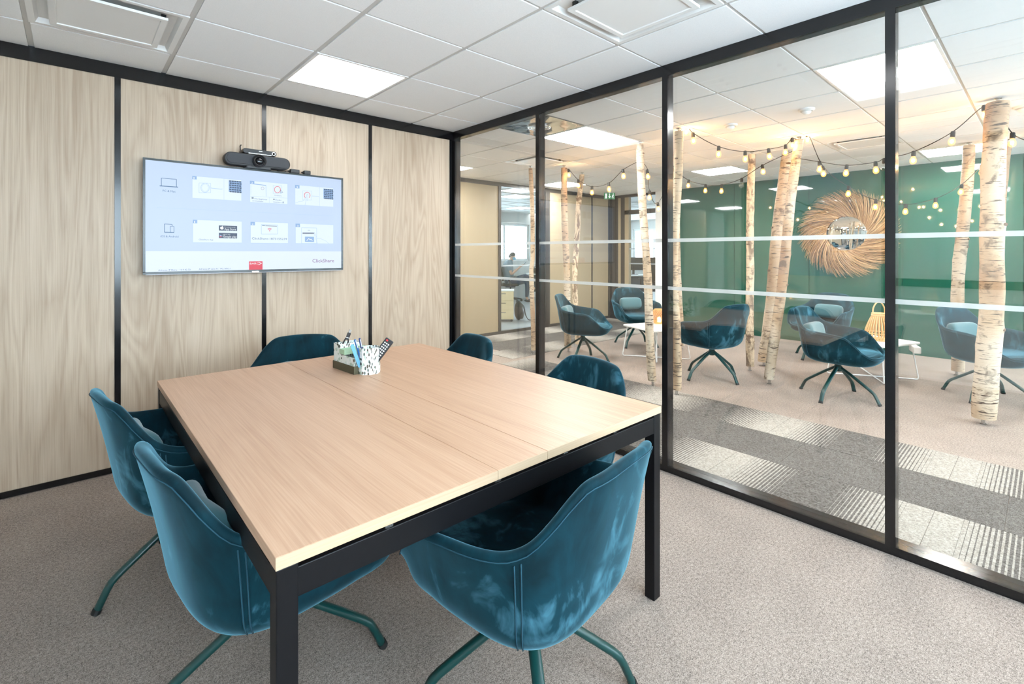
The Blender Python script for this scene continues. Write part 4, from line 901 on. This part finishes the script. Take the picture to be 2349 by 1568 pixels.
ts = obj('tshirt', mb, gsh, body, smooth=True)
Vj = [(0, 0, .55, .135)]; Ej = []
for pts in ([(.0, -.10, .53, .102), (.22, -.12, .545, .092), (.43, -.10, .56, .072), (.455, -.10, .45, .065), (.45, -.10, .25, .056), (.44, -.10, .12, .05)], [(.0, .10, .54, .102), (.22, .06, .62, .090), (.42, -.02, .69, .072), (.52, -.05, .60, .064), (.60, -.08, .44, .052), (.63, -.088, .37, .046)]):
    s = 0
    for p in pts: Vj.append(p); Ej.append((s, len(Vj)-1)); s = len(Vj)-1
skin('jeans', Vj, Ej, jean, body)
shoe = plain('dark_shoe', (.02, .02, .025), .5)
for c, an in (((.505, -.10, .04), 0), ((.705, -.09, .335), -24)):
    sh_ = obj('shoe', MB().sphere((0, 0, 0), (.135, .046, .042), 16, 8), shoe, body, smooth=True); sh_.location = c; sh_.rotation_euler = (0, R_(an), 0)
# face: hair cap, mask, ear, eye
mb = MB(); rows = []
for i in range(9):
    a = PI/2*(1-i/8*1.15); rows.append([Vector((.038-.100*math.cos(a)*math.cos(b)*(1 if math.cos(b) > 0 else .98), .090*math.cos(a)*math.sin(b), 1.248+.094*math.sin(a)-.05*max(0, math.cos(b))*math.cos(a)+.022*max(0, -math.cos(b))*math.cos(a))) for b in [2*PI*k/22 for k in range(22)]])
mb.grid(rows, True); obj('hair', mb, plain('dark_grey_hair', srgb(72, 68, 66), .8), body, smooth=True)
mb = MB(); rows = []
for i in range(6):
    f = i/5; rows.append([Vector((.044+(.088+.022*math.sin(PI*f))*math.cos(b), (.080+.006*math.sin(PI*f))*math.sin(b), 1.130+.078*f)) for b in [R_(-80+16*k) for k in range(11)]])
mb.grid(rows); mk = obj('face_mask', mb, plain('blue_mask', srgb(140, 190, 214), .8), body, smooth=True); mk.modifiers.new('s', 'SOLIDIFY').thickness = .004
for s in (-1, 1):
    obj('ear', MB().sphere((.022, s*.088, 1.205), (.018, .010, .028), 10, 6), fl_, body, smooth=True); obj('ear_loop', MB().tube([(.07, s*.084, 1.205), (.022, s*.096, 1.235), (.008, s*.094, 1.20), (.07, s*.084, 1.145)], .002, 5), M['white_metal'], mk)
    obj('eye', MB().sphere((.122, s*.034, 1.238), (.010, .014, .008), 8, 6), plain('eye_dark', (.03, .025, .02), .2), body, smooth=True)
ph = thing('phone', 'dark smartphone held up by the seated person', 'phone', OB+Matrix.Rotation(FA, 3, 'Z') @ Vector((.330, -.01, .968)), FA)
Mp = Matrix.Rotation(R_(38), 4, 'Y'); obj('case', MB().prism(rrect(.012, .072, .004), 0, .15, Mp), M['plastic'], ph, bevel=.002); obj('display', MB().box(-.0075, -.006, -.032, .032, .01, .14, Mp), emit('phone_display', (.5, .65, .8), .4), ph)
# low cabinet + backpack
cb_ = at_depth(1163, 735, 9.55); cb_.z = 0
t = thing('pedestal_cabinet', 'pale birch drawer cabinet on castors behind the office glass', 'cabinet', cb_, FA)
obj('carcass', MB().box(-.26, .13, -.20, .20, .045, .585), M['birch_ply'], t, bevel=.003); obj('top_panel', MB().box(-.27, .14, -.21, .21, .586, .605), M['white'], t)
for z in (.055, .235, .415): d = obj('drawer', MB().box(-.25, .12, -.215, -.2, z, z+.165), M['birch_ply'], t, bevel=.002); obj('pull', MB().box(-.12, -.02, -.222, -.215, z+.12, z+.13), M['chrome'], d)
for x in (-.22, .09):
    for y in (-.16, .16): obj('castor', MB().lathe([(.018, -.012), (.022, -.008), (.022, .008), (.018, .012)], 12, Matrix.Translation((x, y, .022)) @ rot), M['rubber'], t)
bp = thing('backpack', 'dark backpack slumped against the birch cabinet', 'backpack', cb_+_rt*.23+_fw*.05, FA)
obj('bag', MB().sphere((0, 0, .19), (.085, .15, .19), 18, 12), M['rubber'], bp, smooth=True); obj('pocket', MB().sphere((.06, 0, .12), (.05, .11, .10), 14, 8), M['plastic'], bp, smooth=True)
obj('strap', MB().tube(smooth_pts([(.0, -.07, .37), (.10, -.10, .28), (.13, -.11, .14), (.18, -.11, .03), (.24, -.09, .012)], 5), .013, 6, True, .5), M['rubber'], bp, smooth=True); obj('strap', MB().tube(smooth_pts([(.0, .07, .37), (.09, .06, .25), (.14, .02, .08), (.2, -.02, .012), (.27, -.05, .012)], 5), .013, 6, True, .5), M['rubber'], bp, smooth=True)
def desk(loc, rz, label, w=1.6):
    t = thing('office_desk', label, 'desk', loc, rz, 'office desks'); obj('desktop', MB().box(-w/2, w/2, -.4, .4, .715, .74), M['white'], t, bevel=.003)
    for sx in (-1, 1):
        for sy in (-1, 1): obj('leg', MB().box(sx*(w/2-.03)-.025, sx*(w/2-.03)+.025, sy*.36-.025, sy*.36+.025, 0, .714), M['white_metal'], t)
    obj('modesty_panel', MB().box(-w/2+.06, w/2-.06, .33, .345, .25, .7), blue_grey, t); return t
def monitor(loc, rz, label):
    t = thing('monitor', label, 'monitor', loc, rz, 'office monitors'); obj('screen_panel', MB().box(-.28, .28, -.015, .015, .12, .46), M['plastic'], t, bevel=.004); obj('stand', MB().box(-.03, .03, .015, .03, .01, .3), M['plastic'], t); obj('base', MB().prism(rrect(.24, .18, .03), 0, .012), M['plastic'], t)
    obj('display', MB().box(-.265, .265, -.017, -.015, .135, .445), plain('dark_display', (.01, .012, .015), .15), t)
dl = OB+_rt*1.25+_fw*.62; desk(dl, FA, 'white office desk in front of the seated person'); monitor(dl+_rt*.45+Vector((0, 0, .74)), FA+PI/2, 'dark monitor on the desk of the seated person')
hb = thing('headrest_bag', 'round dark bag lying on the desk beside the seated person', 'bag', dl+_rt*-.55+_fw*-.2+Vector((0, 0, .74))); obj('pouch', MB().sphere((0, 0, .085), (.15, .12, .085), 16, 8), M['plastic'], hb, smooth=True); obj('carry_loop', MB().tube(smooth_pts([(-.06, 0, .16), (-.03, 0, .20), (.03, 0, .20), (.06, 0, .16)], 4), .008, 6), M['rubber'], hb, smooth=True)
d2 = at_depth(1476, 690, 13.0); d2.z = 0; desk(d2, FA+.2, 'white office desk seen through the glazed door bay'); monitor(d2+_rt*-.25+_fw*.1+Vector((0, 0, .74)), FA+.1+PI, 'dark monitor turned away on the desk behind the door bay'); monitor(d2+_rt*.42+_fw*.1+Vector((0, 0, .74)), FA-.2+PI, 'second dark monitor beside it on the desk behind the door bay, nearer the column')
office_chair(d2+_fw*-.75+_rt*.0, FA+PI/2, 'black office swivel chair at the desk behind the door bay')
